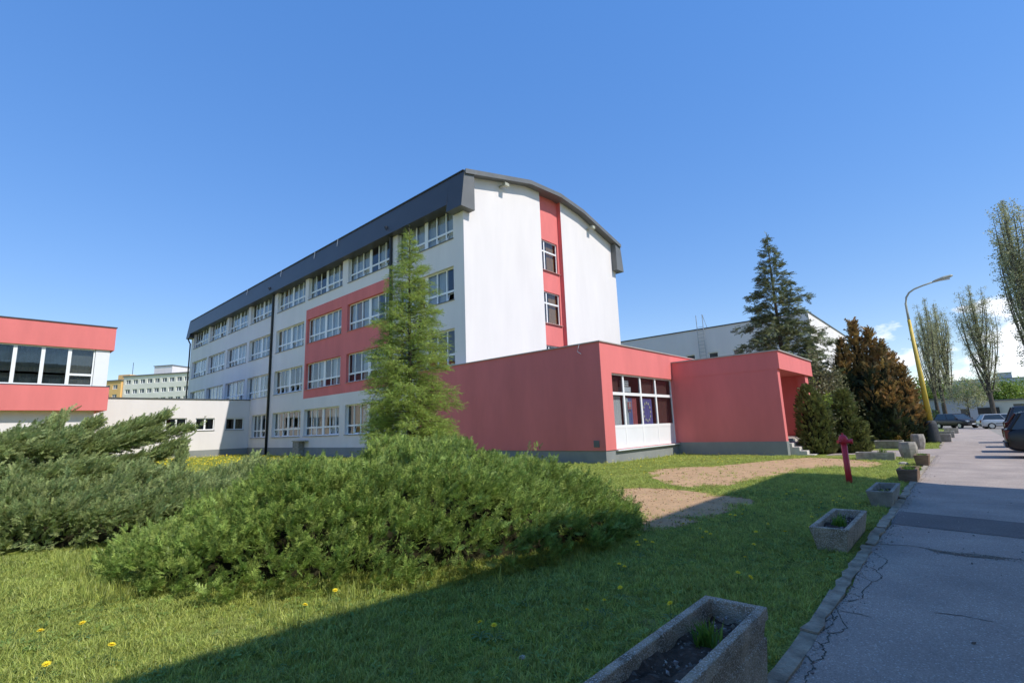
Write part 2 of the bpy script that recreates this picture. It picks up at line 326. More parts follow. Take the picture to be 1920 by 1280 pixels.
def source(key, mat, gens):
    """unlinked objects that the scatter's geometry nodes draw from"""
    obs = []
    for k, (V, F) in enumerate(gens):
        obs.append(bpy.data.objects.new(f'{key}_piece', mesh_from(f'{key}_piece', V, F, mat)))
    ng = bpy.data.node_groups.new(f'{key}_scatter', 'GeometryNodeTree')
    ng.interface.new_socket('Geometry', in_out='INPUT', socket_type='NodeSocketGeometry'); ng.interface.new_socket('Geometry', in_out='OUTPUT', socket_type='NodeSocketGeometry')
    gi, go = ng.nodes.new('NodeGroupInput'), ng.nodes.new('NodeGroupOutput')
    ip = ng.nodes.new('GeometryNodeInstanceOnPoints'); j = ng.nodes.new('GeometryNodeJoinGeometry')
    for o in obs:
        oi = ng.nodes.new('GeometryNodeObjectInfo'); oi.inputs['Object'].default_value = o; oi.inputs['As Instance'].default_value = True
        ng.links.new(oi.outputs['Geometry'], j.inputs[0])
    ng.links.new(gi.outputs[0], ip.inputs['Points']); ng.links.new(j.outputs[0], ip.inputs['Instance']); ip.inputs['Pick Instance'].default_value = True
    for nm, ty, sock in (('rot', 'FLOAT_VECTOR', 'Rotation'), ('scl', 'FLOAT_VECTOR', 'Scale'), ('vi', 'INT', 'Instance Index')):
        na = ng.nodes.new('GeometryNodeInputNamedAttribute'); na.data_type = ty; na.inputs['Name'].default_value = nm
        ng.links.new(na.outputs['Attribute'], ip.inputs[sock])
    ng.links.new(ip.outputs[0], go.inputs[0])
    SRC[key] = (ng, len(obs))
def frames(D, up, roll):
    """euler angles that turn +X along D, +Z near up, then roll"""
    D = D/np.linalg.norm(D, axis=1, keepdims=True); Zv = up - D*np.sum(up*D, 1, keepdims=True); Zv /= (np.linalg.norm(Zv, axis=1, keepdims=True)+1e-9)
    Y = np.cross(Zv, D); c, s = np.cos(roll)[:, None], np.sin(roll)[:, None]; Z2 = Zv*c + Y*s; Y2 = np.cross(Z2, D)
    R20 = D[:, 2]; ry = -np.arcsin(np.clip(R20, -1, 1)); rx = np.arctan2(Y2[:, 2], Z2[:, 2]); rz = np.arctan2(D[:, 1], D[:, 0])
    return np.stack([rx, ry, rz], 1)
def scatter(name, key, P, rot, scl, parent=None, base=(0, 0, 0)):
    P = np.asarray(P, float); n = len(P); ng, nv = SRC[key]
    me = bpy.data.meshes.new(name); me.vertices.add(n); me.vertices.foreach_set('co', (P-np.array(base)).astype(np.float32).ravel())
    scl = np.asarray(scl, float); scl = np.repeat(scl[:, None], 3, 1) if scl.ndim == 1 else scl
    for nm, ty, arr in (('rot', 'FLOAT_VECTOR', rot), ('scl', 'FLOAT_VECTOR', scl)):
        a = me.attributes.new(nm, ty, 'POINT'); a.data.foreach_set('vector', np.asarray(arr, np.float32).ravel())
    a = me.attributes.new('vi', 'INT', 'POINT'); a.data.foreach_set('value', RNG.integers(0, nv, n).astype(np.int32))
    o = bpy.data.objects.new(name, me); COL.objects.link(o); o.parent = parent; o['kind'] = 'stuff'
    md = o.modifiers.new('scatter', 'NODES'); md.node_group = ng
    return o
def rs(k): return np.random.default_rng(k)
source('juniper', L['juniper'], [spray(rs(i), 8, 38, .40, .022, .15, 3) for i in range(5)])
source('juniper_grey', L['juniper_grey'], [spray(rs(20+i), 10, 34, .34, .026, .10, 3) for i in range(4)])
source('larch', L['larch'], [tuft(rs(40+i), 8, 8, .17, .014) for i in range(4)])
source('spruce', L['spruce'], [spray(rs(60+i), 11, 52, .30, .022, -.25, 4, -.1) for i in range(4)])
source('cypress_brown', L['cypress_brown'], [spray(rs(80+i), 7, 32, .36, .050, .1, 3) for i in range(4)])
source('cypress_green', L['cypress_green'], [spray(rs(90+i), 7, 32, .36, .050, .1, 3) for i in range(3)])
source('thuja', L['thuja'], [spray(rs(100+i), 7, 36, .38, .050, .05, 3) for i in range(4)])
source('poplar', L['poplar'], [clump(rs(120+i), 14, .26, .8) for i in range(4)])
source('bush', L['bush'], [clump(rs(140+i), 16, .28, .7) for i in range(4)])
source('bush_dull', L['bush_dull'], [clump(rs(160+i), 16, .28, .7) for i in range(4)])
source('grass', L['grass'], [grass_tuft(rs(180+i)) for i in range(5)])
source('longgrass', L['grass'], [grass_tuft(rs(190+i), 13, .05, .20, .0035, .5) for i in range(4)])
source('herb', L['herb'], [grass_tuft(rs(200+i), 16, .06, .13, .006, .6) for i in range(3)])
def weed(rs_, n=9):
    V, F = [], []
    for k in range(n):
        a = rs_.uniform(0, 6.283); r0 = rs_.uniform(.01, .05); p = np.array([r0*math.cos(a), r0*math.sin(a), rs_.uniform(.012, .035)]); b = rs_.uniform(0, 6.283); blade(V, F, p, (math.cos(b), math.sin(b), rs_.uniform(-.2, .5)), rs_.uniform(.02, .045), .009, (0, 0, 1))
    return V, F
L['weed'] = leafmat('clover and weeds', (0.17, 0.27, 0.055), 0.3, 0.35, 0.45, tip=(0.27, 0.37, 0.10))
source('weed', L['weed'], [weed(rs(240+i)) for i in range(4)])
def petal_disc(rs_, n=14):
    V, F = [], []
    for k in range(n):
        a = 2*math.pi*k/n + rs_.normal(0, .1); d = np.array([math.cos(a), math.sin(a), rs_.uniform(.1, .5)]); blade(V, F, (0, 0, 0), d, 1.0, .22, (0, 0, 1))
    return V, F
source('dandelion_head', M['petal'], [petal_disc(rs(220+i)) for i in range(2)])

# ================================================================== SETTING: ground, path, parking
KN = [-400, -60, -10, 0, 7, 14, 18, 21.5, 25, 30, 36, 48, 60, 70, 80, 95, 110, 200, 900]
def strip(mb, x0, x1, ya, yb, dz, m=0):
    xs = sorted(set([x0, x1] + [k for k in KN if x0 < k < x1])); fa = ya if callable(ya) else (lambda x: ya); fb = yb if callable(yb) else (lambda x: yb)
    for a, b in zip(xs[:-1], xs[1:]): mb.quad((a, fa(a), gz(a)+dz), (b, fa(b), gz(b)+dz), (b, fb(b), gz(b)+dz), (a, fb(a), gz(a)+dz), m)
def ground_mat():
    m, n, l, b = nodes_of('lawn turf'); b.inputs['Roughness'].default_value = 1.0; b.inputs['Specular IOR Level'].default_value = 0.1
    t = n.new('ShaderNodeTexCoord')
    def noise(s, d=5, st=None):
        z = n.new('ShaderNodeTexNoise'); z.inputs['Scale'].default_value = s; z.inputs['Detail'].default_value = d
        l.new(t.outputs['Object'], z.inputs[0]); return z.outputs['Fac']
    def ramp(f, p0, p1, c0, c1):
        r = n.new('ShaderNodeValToRGB'); r.color_ramp.elements[0].position = p0; r.color_ramp.elements[1].position = p1
        r.color_ramp.elements[0].color = (*c0, 1); r.color_ramp.elements[1].color = (*c1, 1); l.new(f, r.inputs[0]); return r.outputs[0]
    fine = ramp(noise(45, 4), .35, .68, (0.13, 0.165, 0.032), (0.39, 0.42, 0.10))
    broad = ramp(noise(0.9, 6), .38, .66, (0.80, 0.92, 0.70), (1.15, 1.05, 1.15))
    mx = n.new('ShaderNodeMix'); mx.data_type = 'RGBA'; mx.blend_type = 'MULTIPLY'; mx.inputs['Factor'].default_value = 1; l.new(fine, mx.inputs['A']); l.new(broad, mx.inputs['B'])
    thatch = ramp(noise(3.3, 7), .58, .72, (0, 0, 0), (1, 1, 1)); sc = n.new('ShaderNodeSeparateColor'); l.new(thatch, sc.inputs[0])
    mh = n.new('ShaderNodeMath'); mh.operation = 'MULTIPLY'; mh.inputs[1].default_value = 0.45; l.new(sc.outputs[0], mh.inputs[0])
    m2 = n.new('ShaderNodeMix'); m2.data_type = 'RGBA'; l.new(mh.outputs[0], m2.inputs['Factor']); l.new(mx.outputs['Result'], m2.inputs['A']); m2.inputs['B'].default_value = (0.34, 0.29, 0.16, 1)
    l.new(m2.outputs['Result'], b.inputs['Base Color'])
    bp = n.new('ShaderNodeBump'); bp.inputs['Strength'].default_value = 0.8; bp.inputs['Distance'].default_value = 0.05; l.new(noise(60, 3), bp.inputs['Height']); l.new(bp.outputs[0], b.inputs['Normal'])
    return m
mb = MB(); strip(mb, -400, 900, -600, 600, 0.0)
ground = struct(mb.build('ground', ground_mat()))
def asphalt_mat(name, col, light):
    m, n, l, b = nodes_of(name); b.inputs['Roughness'].default_value = 0.9; b.inputs['Specular IOR Level'].default_value = 0.3
    t = n.new('ShaderNodeTexCoord')
    v = n.new('ShaderNodeTexVoronoi'); v.inputs['Scale'].default_value = 130; l.new(t.outputs['Object'], v.inputs['Vector']); sc = n.new('ShaderNodeSeparateColor'); l.new(v.outputs['Color'], sc.inputs[0])
    r = n.new('ShaderNodeValToRGB'); r.color_ramp.elements[0].position = 0.0; r.color_ramp.elements[1].position = 1.0; r.color_ramp.elements[0].color = (*[c*.78 for c in col], 1); r.color_ramp.elements[1].color = (*[c*1.2 for c in col], 1)
    e = r.color_ramp.elements.new(0.93); e.color = (*[c*1.12 for c in col], 1); r.color_ramp.elements[-1].color = (*light, 1); l.new(sc.outputs[0], r.inputs[0])
    nz = n.new('ShaderNodeTexNoise'); nz.inputs['Scale'].default_value = 1.1; nz.inputs['Detail'].default_value = 8; l.new(t.outputs['Object'], nz.inputs[0])
    r2 = n.new('ShaderNodeValToRGB'); r2.color_ramp.elements[0].position = .3; r2.color_ramp.elements[1].position = .7; r2.color_ramp.elements[0].color = (.80, .80, .80, 1); r2.color_ramp.elements[1].color = (1.15, 1.13, 1.1, 1); l.new(nz.outputs['Fac'], r2.inputs[0])
    mx = n.new('ShaderNodeMix'); mx.data_type = 'RGBA'; mx.blend_type = 'MULTIPLY'; mx.inputs['Factor'].default_value = 1; l.new(r.outputs[0], mx.inputs['A']); l.new(r2.outputs[0], mx.inputs['B'])
    l.new(mx.outputs['Result'], b.inputs['Base Color'])
    bp = n.new('ShaderNodeBump'); bp.inputs['Strength'].default_value = 0.6; bp.inputs['Distance'].default_value = 0.006; l.new(v.outputs['Distance'], bp.inputs['Height']); l.new(bp.outputs[0], b.inputs['Normal'])
    return m
M['asphalt'] = asphalt_mat('path asphalt', (0.385, 0.318, 0.272), (0.60, 0.55, 0.50))
M['asphalt_dark'] = asphalt_mat('asphalt repair', (0.185, 0.160, 0.145), (0.28, 0.26, 0.24))
M['gravel'] = pbr('parking gravel', (0.27, 0.245, 0.21), 1.0, 0.22, 3.0, 0.8, 40, spec=0.1, speckle=((0.40, 0.36, 0.31), 40, .8))
KE = 0.93                                         # asphalt edge; the kerb runs on to 1.04
def wob(x): return KE + 0.018*math.sin(x*2.1) + 0.012*math.sin(x*5.7+1)
for k in np.arange(0, 40, .35): KN.append(float(k))
KN.sort()
mb = MB(); strip(mb, -12, 110, -1.7, lambda x: wob(x) if x < 23.2 else KE, 0.012)
path = struct(mb.build('path', M['asphalt']))
mb = MB(); strip(mb, -12, 110, -16, -1.7, 0.008); strip(mb, 76, 110, -1.7, 2.2, 0.016)
struct(mb.build('parking_lot', M['gravel']))
# branch path from the porch steps to the street path
mb = MB()
z = lambda x: gz(x)+.008
mb.poly([(x, y, z(x)) for x, y in [(22.6, 0.90), (29.2, 0.90), (28.6, 1.55), (27.6, 2.3), (27.3, 4.3), (23.4, 4.3), (24.3, 3.3), (23.6, 2.3), (22.4, 1.5)]])
struct(mb.build('branch_path', M['asphalt']))
# low kerb stones beside the path, cracked and uneven
kr = random.Random(3); x = -1.0
kerb_m = pbr('kerb concrete', (0.33, 0.28, 0.21), 0.95, 0.45, 7, 0.7, 50, spec=.15)
while x < 44:
    ln = 1.0 + kr.uniform(-.04, .04); dz = kr.uniform(-.012, .012); dy = kr.uniform(-.012, .012)
    if not (22.2 < x < 29.2):
        mb = MB(); n = 6; ys0, ys1, zt = [], [], []
        a, b = x+.006, x+ln-.006
        def pr(i): return (a+(b-a)*i/n, KE-.005+dy+kr.uniform(-.014, .014), KE+.09+dy+kr.uniform(-.02, .02), gz(x)+.026+dz+kr.uniform(-.009, .009))
        R_ = [pr(i) for i in range(n+1)]
        for (xa, ya, yb, za), (xb, yc, yd, zb) in zip(R_[:-1], R_[1:]):
            mb.quad((xa, ya, za), (xb, yc, zb), (xb, yd, zb+.006), (xa, yb, za+.006)); mb.quad((xa, ya, za-.1), (xb, yc, zb-.1), (xb, yc, zb), (xa, ya, za)); mb.quad((xa, yb, za+.006), (xb, yd, zb+.006), (xb, yd, zb-.1), (xa, yb, za-.1))
        for (xa, ya, yb, za) in (R_[0], R_[-1]): mb.quad((xa, ya, za-.1), (xa, ya, za), (xa, yb, za+.006), (xa, yb, za-.1))
        mb.build('kerb_stone', kerb_m, path)
    x += ln
# grit washed along the kerb
# open cracks and a long repair strip in the asphalt
CR = [[(3.71, 1.0), (3.62, 0.93), (3.55, 0.87), (3.44, 0.86), (3.3, 0.86)], [(3.93, .98), (3.91, 0.95), (3.83, 0.88), (3.74, 0.84), (3.63, 0.84), (3.56, 0.87)], [(4.07, 0.88), (3.92, 0.85), (3.83, 0.88)], [(4.53, .95), (4.5, 0.93), (4.39, 0.91), (4.36, 0.9)], [(4.68, .95), (4.62, 0.92), (4.53, 0.9), (4.24, 0.80), (4.14, 0.82), (4.07, 0.88)], [(3.99, .96), (4.05, 0.94), (4.15, 0.90), (4.36, 0.88), (4.45, 0.89)], [(4.81, .96), (4.81, 0.88), (4.97, 0.80), (5.18, 0.82), (5.48, 0.79), (5.63, 0.74), (5.74, 0.75), (5.97, 0.84), (6.02, .92)], [(5.48, 0.79), (5.57, 0.86), (5.67, .93)], [(5.84, 0.88), (5.93, 0.80), (6.2, 0.77), (6.35, 0.76), (6.57, 0.88)], [(4.57, 0.88), (4.57, 0.79), (4.54, 0.69)], [(5.09, 0.93), (4.99, 0.82)], [(4.18, .95), (4.3, .93), (4.36, 0.91), (4.37, 0.89)], [(7.08, .95), (7.12, 0.79), (7.18, 0.61), (7.13, 0.52), (7.08, 0.39), (7.04, 0.25), (7.09, 0.09), (7.07, -0.09), (7.05, -0.23)], [(10.9, .9), (10.85, .4), (10.95, -.1), (10.85, -.7)], [(3.3, .86), (3.1, .82), (2.9, .84), (2.6, .78)], [(4.9, .35), (4.95, .2), (4.93, .05)]]
mb = MB(); cr2 = random.Random(5)
def crack(pts, w):
    P = []
    for a, b in zip(pts[:-1], pts[1:]):
        for t in np.linspace(0, 1, 5)[:-1]: P.append((a[0]+(b[0]-a[0])*t+cr2.uniform(-.010, .010), a[1]+(b[1]-a[1])*t+cr2.uniform(-.010, .010)))
    P.append(pts[-1]); prev = None
    for k, p in enumerate(P):
        q = P[min(k+1, len(P)-1)]; o = P[max(k-1, 0)]; d = Vector((q[0]-o[0], q[1]-o[1], 0)).normalized(); s = Vector((-d.y, d.x, 0))*w*cr2.uniform(.35, 1.2)
        c = Vector((p[0], p[1], gz(p[0])+.0145)); cur = (tuple(c-s), tuple(c+s))
        if prev: mb.quad(prev[0], prev[1], cur[1], cur[0])
        prev = cur
for k, c in enumerate(CR): crack(c, .010 if k == 12 else .0052)
cracks = mb.build('crack', pbr('dark crack', (0.085, 0.080, 0.060), 1.0, .4, 8), path, kind='stuff')  # flat dark ribbons laid along the crack lines
mb = MB(); zz = .016
e0 = [(9.59+.02*math.sin(k*1.3), .93-1.42*k/10-.22*(k/10)**2) for k in range(0, 16)]
mb.poly([(x, y, zz) for x, y in [(9.59, .915), (9.45, .3), (9.30, -.39), (9.1, -1.69), (7.95, -1.69), (8.19, -.31), (8.33, .35), (8.45, .915)]])
struct(mb.build('asphalt_repair', M['asphalt_dark'], path))
mb = MB(); mb.poly([(x, y, gz(x)+.016) for x, y in [(7.13, .50), (7.08, .39), (7.03, .2), (7.05, -.12), (6.97, -.1), (6.93, .15), (6.98, .42)]])
mb.build('worn_patch', pbr('worn asphalt', (0.16, .13, .10), 1, .3, 20, .8, 80), path)

# bare soil patches in the lawn, with crumbled clods
def patch(name, pts, seed):
    r_ = random.Random(seed); out = []
    n = len(pts)
    for i in range(n):
        p0, p1, p2, p3 = (Vector(pts[(i+k-1) % n]) for k in range(4))
        for t in np.linspace(0, 1, 9)[:-1]:
            c = 0.5*((2*p1) + (p2-p0)*t + (2*p0-5*p1+4*p2-p3)*t*t + (3*p1-p0-3*p2+p3)*t**3)
            out.append((c.x+r_.uniform(-.05, .05), c.y+r_.uniform(-.05, .05)))
    mb = MB(); cx = sum(p[0] for p in out)/len(out); cy = sum(p[1] for p in out)/len(out)
    for i in range(len(out)):
        a, b = out[i], out[(i+1) % len(out)]; pr0 = (cx, cy)
        mb.poly([(cx, cy, gz(cx)+.02), (a[0], a[1], gz(a[0])+.005), (b[0], b[1], gz(b[0])+.005)])
    return struct(mb.build(name, M['dirt'])), out
dirt1, D1 = patch('bare_soil', [(13.95, 7.2), (15.6, 7.3), (16.8, 6.3), (19.3, 5.5), (21.8, 4.5), (20.0, 2.3), (17.9, 2.15), (17.5, 3.1), (15.9, 3.6), (13.6, 3.9), (11.2, 4.35), (11.7, 5.7)], 1)
dirt2, D2 = patch('bare_soil', [(10.0, 6.0), (10.6, 5.1), (10.2, 3.8), (9.9, 3.1), (9.2, 2.95), (7.4, 3.1), (6.5, 3.3), (6.6, 3.9), (8.0, 4.8)], 2)
def inside(P, poly):
    x, y = P[:, 0], P[:, 1]; c = np.zeros(len(P), bool); n = len(poly)
    for i in range(n):
        (xa, ya), (xb, yb) = poly[i], poly[(i+1) % n]
        m = ((ya > y) != (yb > y)) & (x < (xb-xa)*(y-ya)/((yb-ya) if yb != ya else 1e-9)+xa); c ^= m
    return c
GZ = lambda X: np.interp(X, [-400, 14, 25, 36, 60, 80, 110, 900], [0, 0, -.10, -.16, -.30, -.40, -.5, -.5])
clods = []
for poly_, nn in ((D1, 900), (D2, 700)):
    xs = [p[0] for p in poly_]; ys = [p[1] for p in poly_]
    Q = np.stack([RNG.uniform(min(xs), max(xs), nn*2), RNG.uniform(min(ys), max(ys), nn*2)], 1); clods.append(Q[inside(Q, poly_)])
clods = np.concatenate(clods); V, F = [], []
for k in range(3):
    pass
def clod(rs_):
    V = [tuple(np.array(v)*rs_.uniform(.6, 1.2)) for v in [(1, 0, 0), (-1, 0, 0), (0, 1, 0), (0, -1, 0), (0, 0, .8), (0, 0, -.4)]]
    return V, [(0, 2, 4), (2, 1, 4), (1, 3, 4), (3, 0, 4), (2, 0, 5), (1, 2, 5), (3, 1, 5), (0, 3, 5)]
source('clod', M['dirt'], [clod(rs(i)) for i in range(3)])
scatter('soil_clods', 'clod', np.column_stack([clods, GZ(clods[:, 0])+.012]), RNG.uniform(0, 6.28, (len(clods), 3)), RNG.gamma(2, .0045, len(clods))+.003)

# ================================================================== BUILDINGS
def windowset(parent, name, plane, u0, u1, z0, z1, cols, rows, depth, glass, frame=0.06, mull=0.06, solid=(), tilt=(), split=True, d2=0.03, curtains=None, axis='x', sgn=1):
    """one window as a part: frame and panes as sub-parts. cols/rows: inner divisions (centre, width). axis 'x': wall plane x=plane, u=y; axis 'y': plane y=plane, u=x"""
    def bx(m, a, b, c, d, e0, e1, mi=0):
        lo, hi = plane+sgn*(depth+e0), plane+sgn*(depth+e1)
        if lo > hi: lo, hi = hi, lo
        m.box(lo, hi, a, b, c, d, mi) if axis == 'x' else m.box(a, b, lo, hi, c, d, mi)
    m = MB(); us = [(u0, frame)] + [(c, w/2) for c, w in cols] + [(u1, frame)]
    bx(m, u0, u1, z0, z0+frame, 0, .07); bx(m, u0, u1, z1-frame, z1, 0, .07); bx(m, u0, u0+frame, z0+frame, z1-frame, 0, .07); bx(m, u1-frame, u1, z0+frame, z1-frame, 0, .07)
    for c, w in cols: bx(m, c-w/2, c+w/2, z0+frame, z1-frame, .004, .066)
    ue = [u0+frame]
    for c, w in cols: ue += [c-w/2, c+w/2]
    ue += [u1-frame]; ze = [z0+frame]
    for c, w in rows: ze += [c-w/2, c+w/2]
    ze += [z1-frame]
    cells = [(ue[2*i], ue[2*i+1], ze[2*j], ze[2*j+1], i, j) for i in range(len(ue)//2) for j in range(len(ze)//2)]
    for i in range(len(ue)//2):
        for c, w in rows: bx(m, ue[2*i], ue[2*i+1], c-w/2, c+w/2, .006, .064)
    root = m.build(name, M['white_frame'], parent)
    gj = MB()
    for a, b, c, d, i, j in cells:
        if (i, j) in solid:
            q = MB(); bx(q, a, b, c, d, .015, .05); q.build('panel', M['white_panel'], root); continue
        if (i, j) in tilt:
            hh = d-c; off = hh*math.tan(math.radians(15))
            sj = MB()
            for t0, t1, e0, e1 in ((0, 1, a, a+.045), (0, 1, b-.045, b), (0, .09, a, b), (.91, 1, a, b)):
                pts = []
                for tt in (t0, t1):
                    zz = c+hh*tt*.97; x_ = plane+sgn*(depth+.02+off*tt)
                    pts.append([(x_, e0, zz), (x_+sgn*.04, e0, zz), (x_+sgn*.04, e1, zz), (x_, e1, zz)] if axis == 'x' else [(e0, x_, zz), (e0, x_+sgn*.04, zz), (e1, x_+sgn*.04, zz), (e1, x_, zz)])
                sj.hexa(pts[0], pts[1])
            sj.build('vent_sash', M['white_frame'], root)
            q = MB(); x0_, x1_ = plane+sgn*(depth+.04), plane+sgn*(depth+.04+off*.97); zt = c+hh*.97
            q.quad((x0_, a, c), (x0_, b, c), (x1_, b, zt), (x1_, a, zt)) if axis == 'x' else q.quad((a, x0_, c), (b, x0_, c), (b, x1_, zt), (a, x1_, zt))
            q.build('pane', glass, root); continue
        q = MB() if split else gj
        bx(q, a, b, c, d, d2, d2+.008)
        if split: q.build('pane', glass, root)
    if not split and gj.v: gj.build('panes', glass, root, kind='stuff')
    if curtains:
        for a, b, c, d, hang in curtains:
            cm = MB(); n = max(4, int((b-a)/.07)); pu = np.linspace(a, b, n+1)
            for k in range(n):
                e0, e1 = depth+.16+.02*(k % 2), depth+.16+.02*((k+1) % 2); mi = hang
                A, B = plane+sgn*e0, plane+sgn*e1
                if axis == 'x': cm.quad((A, pu[k], c), (B, pu[k+1], c), (B, pu[k+1], d), (A, pu[k], d), mi)
                else: cm.quad((pu[k], A, c), (pu[k+1], B, c), (pu[k+1], B, d), (pu[k], A, d), mi)
            cm.build('curtain', [M['curtain'], M['ochre'], M['brown_curtain'], M['blind']], root)
    return root

# ---------------- four storey school wing
FX, GY, FE = 17.0, 18.5, 66.4
school = thing('school_building', 'long four storey white school wing with dark arched roof and red window panel', 'building', (25, 42, 0))
BAYS = [(19.36, 24.60), (25.38, 30.55), (31.32, 36.55), (37.10, 42.26), (43.20, 48.23), (48.85, 54.05), (54.6, 59.78), (60.3, 65.5)]
FL = [(1.43, 3.38), (4.88, 6.83), (8.41, 10.30), (11.89, 13.78)]
holes, wins = [], []
for f, (z0, z1) in enumerate(FL):
    for k, (a, b) in enumerate(BAYS):
        if f == 0 and (k == 0 or k > 4): continue
        if f == 0 and k == 4: a, b = 43.35, 46.64
        holes.append((a, b, z0, z1)); wins.append((f, k, a, b, z0, z1))
RED = (25.1, 36.78, 4.20, 11.08)
def fm(u, z): return 2 if z < .60 else (1 if RED[0] < u < RED[1] and RED[2] < z < RED[3] else 0)
mb = MB(); wall_grid(mb, (FX, 0, 0), (0, 1, 0), (-1, 0, 0), GY, FE, -.3, 15.1, holes, .30, fm, cutu=RED[:2], cutz=RED[2:]+(.60,))
mb.quad((FX, FE, -.3), (33, FE, -.3), (33, FE, 15), (FX, FE, 15)); mb.quad((33, GY, -.3), (33, FE, -.3), (33, FE, 15.1), (33, GY, 15.1))
mb.build('facade_wall', [M['white'], M['red'], M['plinth']], school)
mb = MB(); mb.box(FX-.025, FX-.003, GY+.003, FE, -.3, .60); mb.build('plinth', M['plinth'], school)
mb = MB(); mb.box(20.6, 20.7, GY+.4, FE-.3, 0, 15)
for z0, z1 in FL: mb.box(FX+.12, 32.8, GY+.42, FE-.2, z0-1.15, z0-.95); mb.box(FX+.5, 32.8, GY+.4, FE-.2, z1+.25, z1+.35)
for y in np.arange(25, 62, 5.85): mb.box(FX+.35, 20.6, y-.08, y+.08, .2, 14.5)
mb.build('room_partitions', M['interior'], school)
wr = random.Random(21)
for f, k, a, b, z0, z1 in wins:
    narrow = f == 0 and k == 4
    mid = (a+b)/2; npan = 2 if narrow else 3; half = (b-a)/2-.14; cols = []
    for s0 in (a, mid+.14):
        for q in range(1, npan): cols.append((s0+half*q/npan, .085))
    cols.append((mid, .30)); cols.sort(); tr = z0+.30*(z1-z0)
    nc = len(cols)+1; tilt = {(i, 0) for i in range(nc) if wr.random() < (.42 if k > 2 else .3)}
    cur = []; ed = [a]+[c for c, w in cols]+[b]
    dense = 0.72 if k > 2 or f > 1 else 0.45
    for i in range(nc):
        if wr.random() < dense: cur.append((ed[i]+.03, ed[i+1]-.03, z0+.1, z1-.02, 0))
        elif wr.random() < .12: cur.append((ed[i]+.03, ed[i+1]-.03, z0+.1, z1-.02, 1))
    windowset(school, 'window', FX, a+.004, b-.004, z0+.004, z1-.004, cols, [(tr, .11)], .20, M['glass'], tilt=tilt, split=k < 5, curtains=cur)
    sm = MB(); red = f in (1, 2) and k in (1, 2)
    sm.box(FX-.06, FX+.20, a-.03, b+.03, z0-.045, z0-.012); sm.build('window_sill', M['redsill'] if red else M['sill'], school)
# roof, verge and fascia
AX = [-8.25, -2.7, 0.5, 3.2, 8.25]; AZ = [13.88, 15.27, 15.48, 15.18, 13.88]
az_ = lambda x: float(np.interp(x-25, AX, AZ))+H
xs = [25+a for a in AX]
mb = MB()
for a, b in zip(xs[:-1], xs[1:]): mb.hexa([(a, 17.99, az_(a)-.17), (b, 17.99, az_(b)-.17), (b, FE+.3, az_(b)-.17), (a, FE+.3, az_(a)-.17)], [(a, 17.99, az_(a)), (b, 17.99, az_(b)), (b, FE+.3, az_(b)), (a, FE+.3, az_(a))])
roof = mb.build('roof', M['greysheet'], school)
mb = MB()
for a, b in zip(xs[:-1], xs[1:]): mb.hexa([(a, 17.96, az_(a)-.22), (b, 17.96, az_(b)-.22), (b, 17.988, az_(b)-.22), (a, 17.988, az_(a)-.22)], [(a, 17.96, az_(a)+.05), (b, 17.96, az_(b)+.05), (b, 17.988, az_(b)+.05), (a, 17.988, az_(a)+.05)])
mb.build('verge', M['greysheet'], roof)
T, B1, B2 = 13.86+H, 12.20+H, 11.75+H
def prism(mb, prof, y0, y1, m=0): mb.hexa([(x, y0, z) for x, z in prof], [(x, y1, z) for x, z in prof], m)
for side in (0, 1):
    mx_ = (lambda x: x) if side == 0 else (lambda x: 50-x)
    mb = MB(); prism(mb, [(mx_(16.50), B1), (mx_(16.74), T), (mx_(17.3), T+.1), (mx_(17.3), B1)], 19.302, FE-.9); mb.build('eaves_fascia', M['anthracite'], school)
    for y0, y1 in ((18.062, 19.30), (FE-.898, FE+.28)):
        mb = MB(); prism(mb, [(mx_(16.46), B2), (mx_(16.74), T-.02), (mx_(17.46), T), (mx_(17.46), B2)], y0, y1); mb.build('fascia_end', M['anthracite'] if y0 > 30 else M['greysheet'], school)
        if y0 < 30 and side == 0:
            mb = MB(); mb.quad((16.453, 18.07, B2), (16.453, 19.302, B2), (16.733, 19.302, T-.02), (16.733, 18.07, T-.02)); mb.build('fascia_cheek', M['anthracite'], school)
mb = MB()
mb.box(16.68, 16.76, 18.1, FE, T-.01, T+.05); mb.build('gutter', M['anthracite'], school)
for y, top in ((43.02, B1), (25.2, B1), (FE+.12, B2)):
    mb = MB(); mb.tube([(16.62, y, top+.05), (16.80, y, top-.35), (FX-.09, y, top-.55), (FX-.09, y, -.1)] if y > 60 else [(16.48, y, top+.6), (FX-.09, y, top-.02), (FX-.09, y, top-.6), (FX-.09, y, 0)], .075 if y > 60 else .10, 10); mb.build('drainpipe', M['pipe'], school, smooth=True)
for y in (35.0, 31.5, 48.5, 41.0):
    mb = MB(); mb.tube([(16.66, y, T+.02), (16.60, y, T-.55)], .018, 6); mb.build('lightning_wire', M['galv'], school)
# gable wall with recessed red stair strip
GS, GE, RD = 23.78, 26.05, .30
mb = MB()
def gpoly(xa, xb, y, mi=0):
    kn = [xa]+[x for x in xs if xa < x < xb]+[xb]
    mb.poly([(xa, y, -.3), (xb, y, -.3)]+[(x, y, az_(x)-.15) for x in reversed(kn)], mi)
gpoly(FX, GS, GY); gpoly(GE, 33, GY)
mb.quad((GE, GY, 2), (GE, GY, 16.8), (GE, GY+RD, 16.8), (GE, GY+RD, 2), 1); mb.quad((GS, GY, 16.8), (GS, GY, 2), (GS, GY+RD, 2), (GS, GY+RD, 16.8), 1)
gw = [(GS+.03, GE-.2, s, s+2.10) for s in (4.46, 8.0, 11.54)]
wall_grid(mb, (0, GY+RD, 0), (1, 0, 0), (0, -1, 0), GS, GE, 2, 16.8, gw, .14, lambda u, z: 1)
mb.build('gable_wall', [M['white'], M['red']], school)
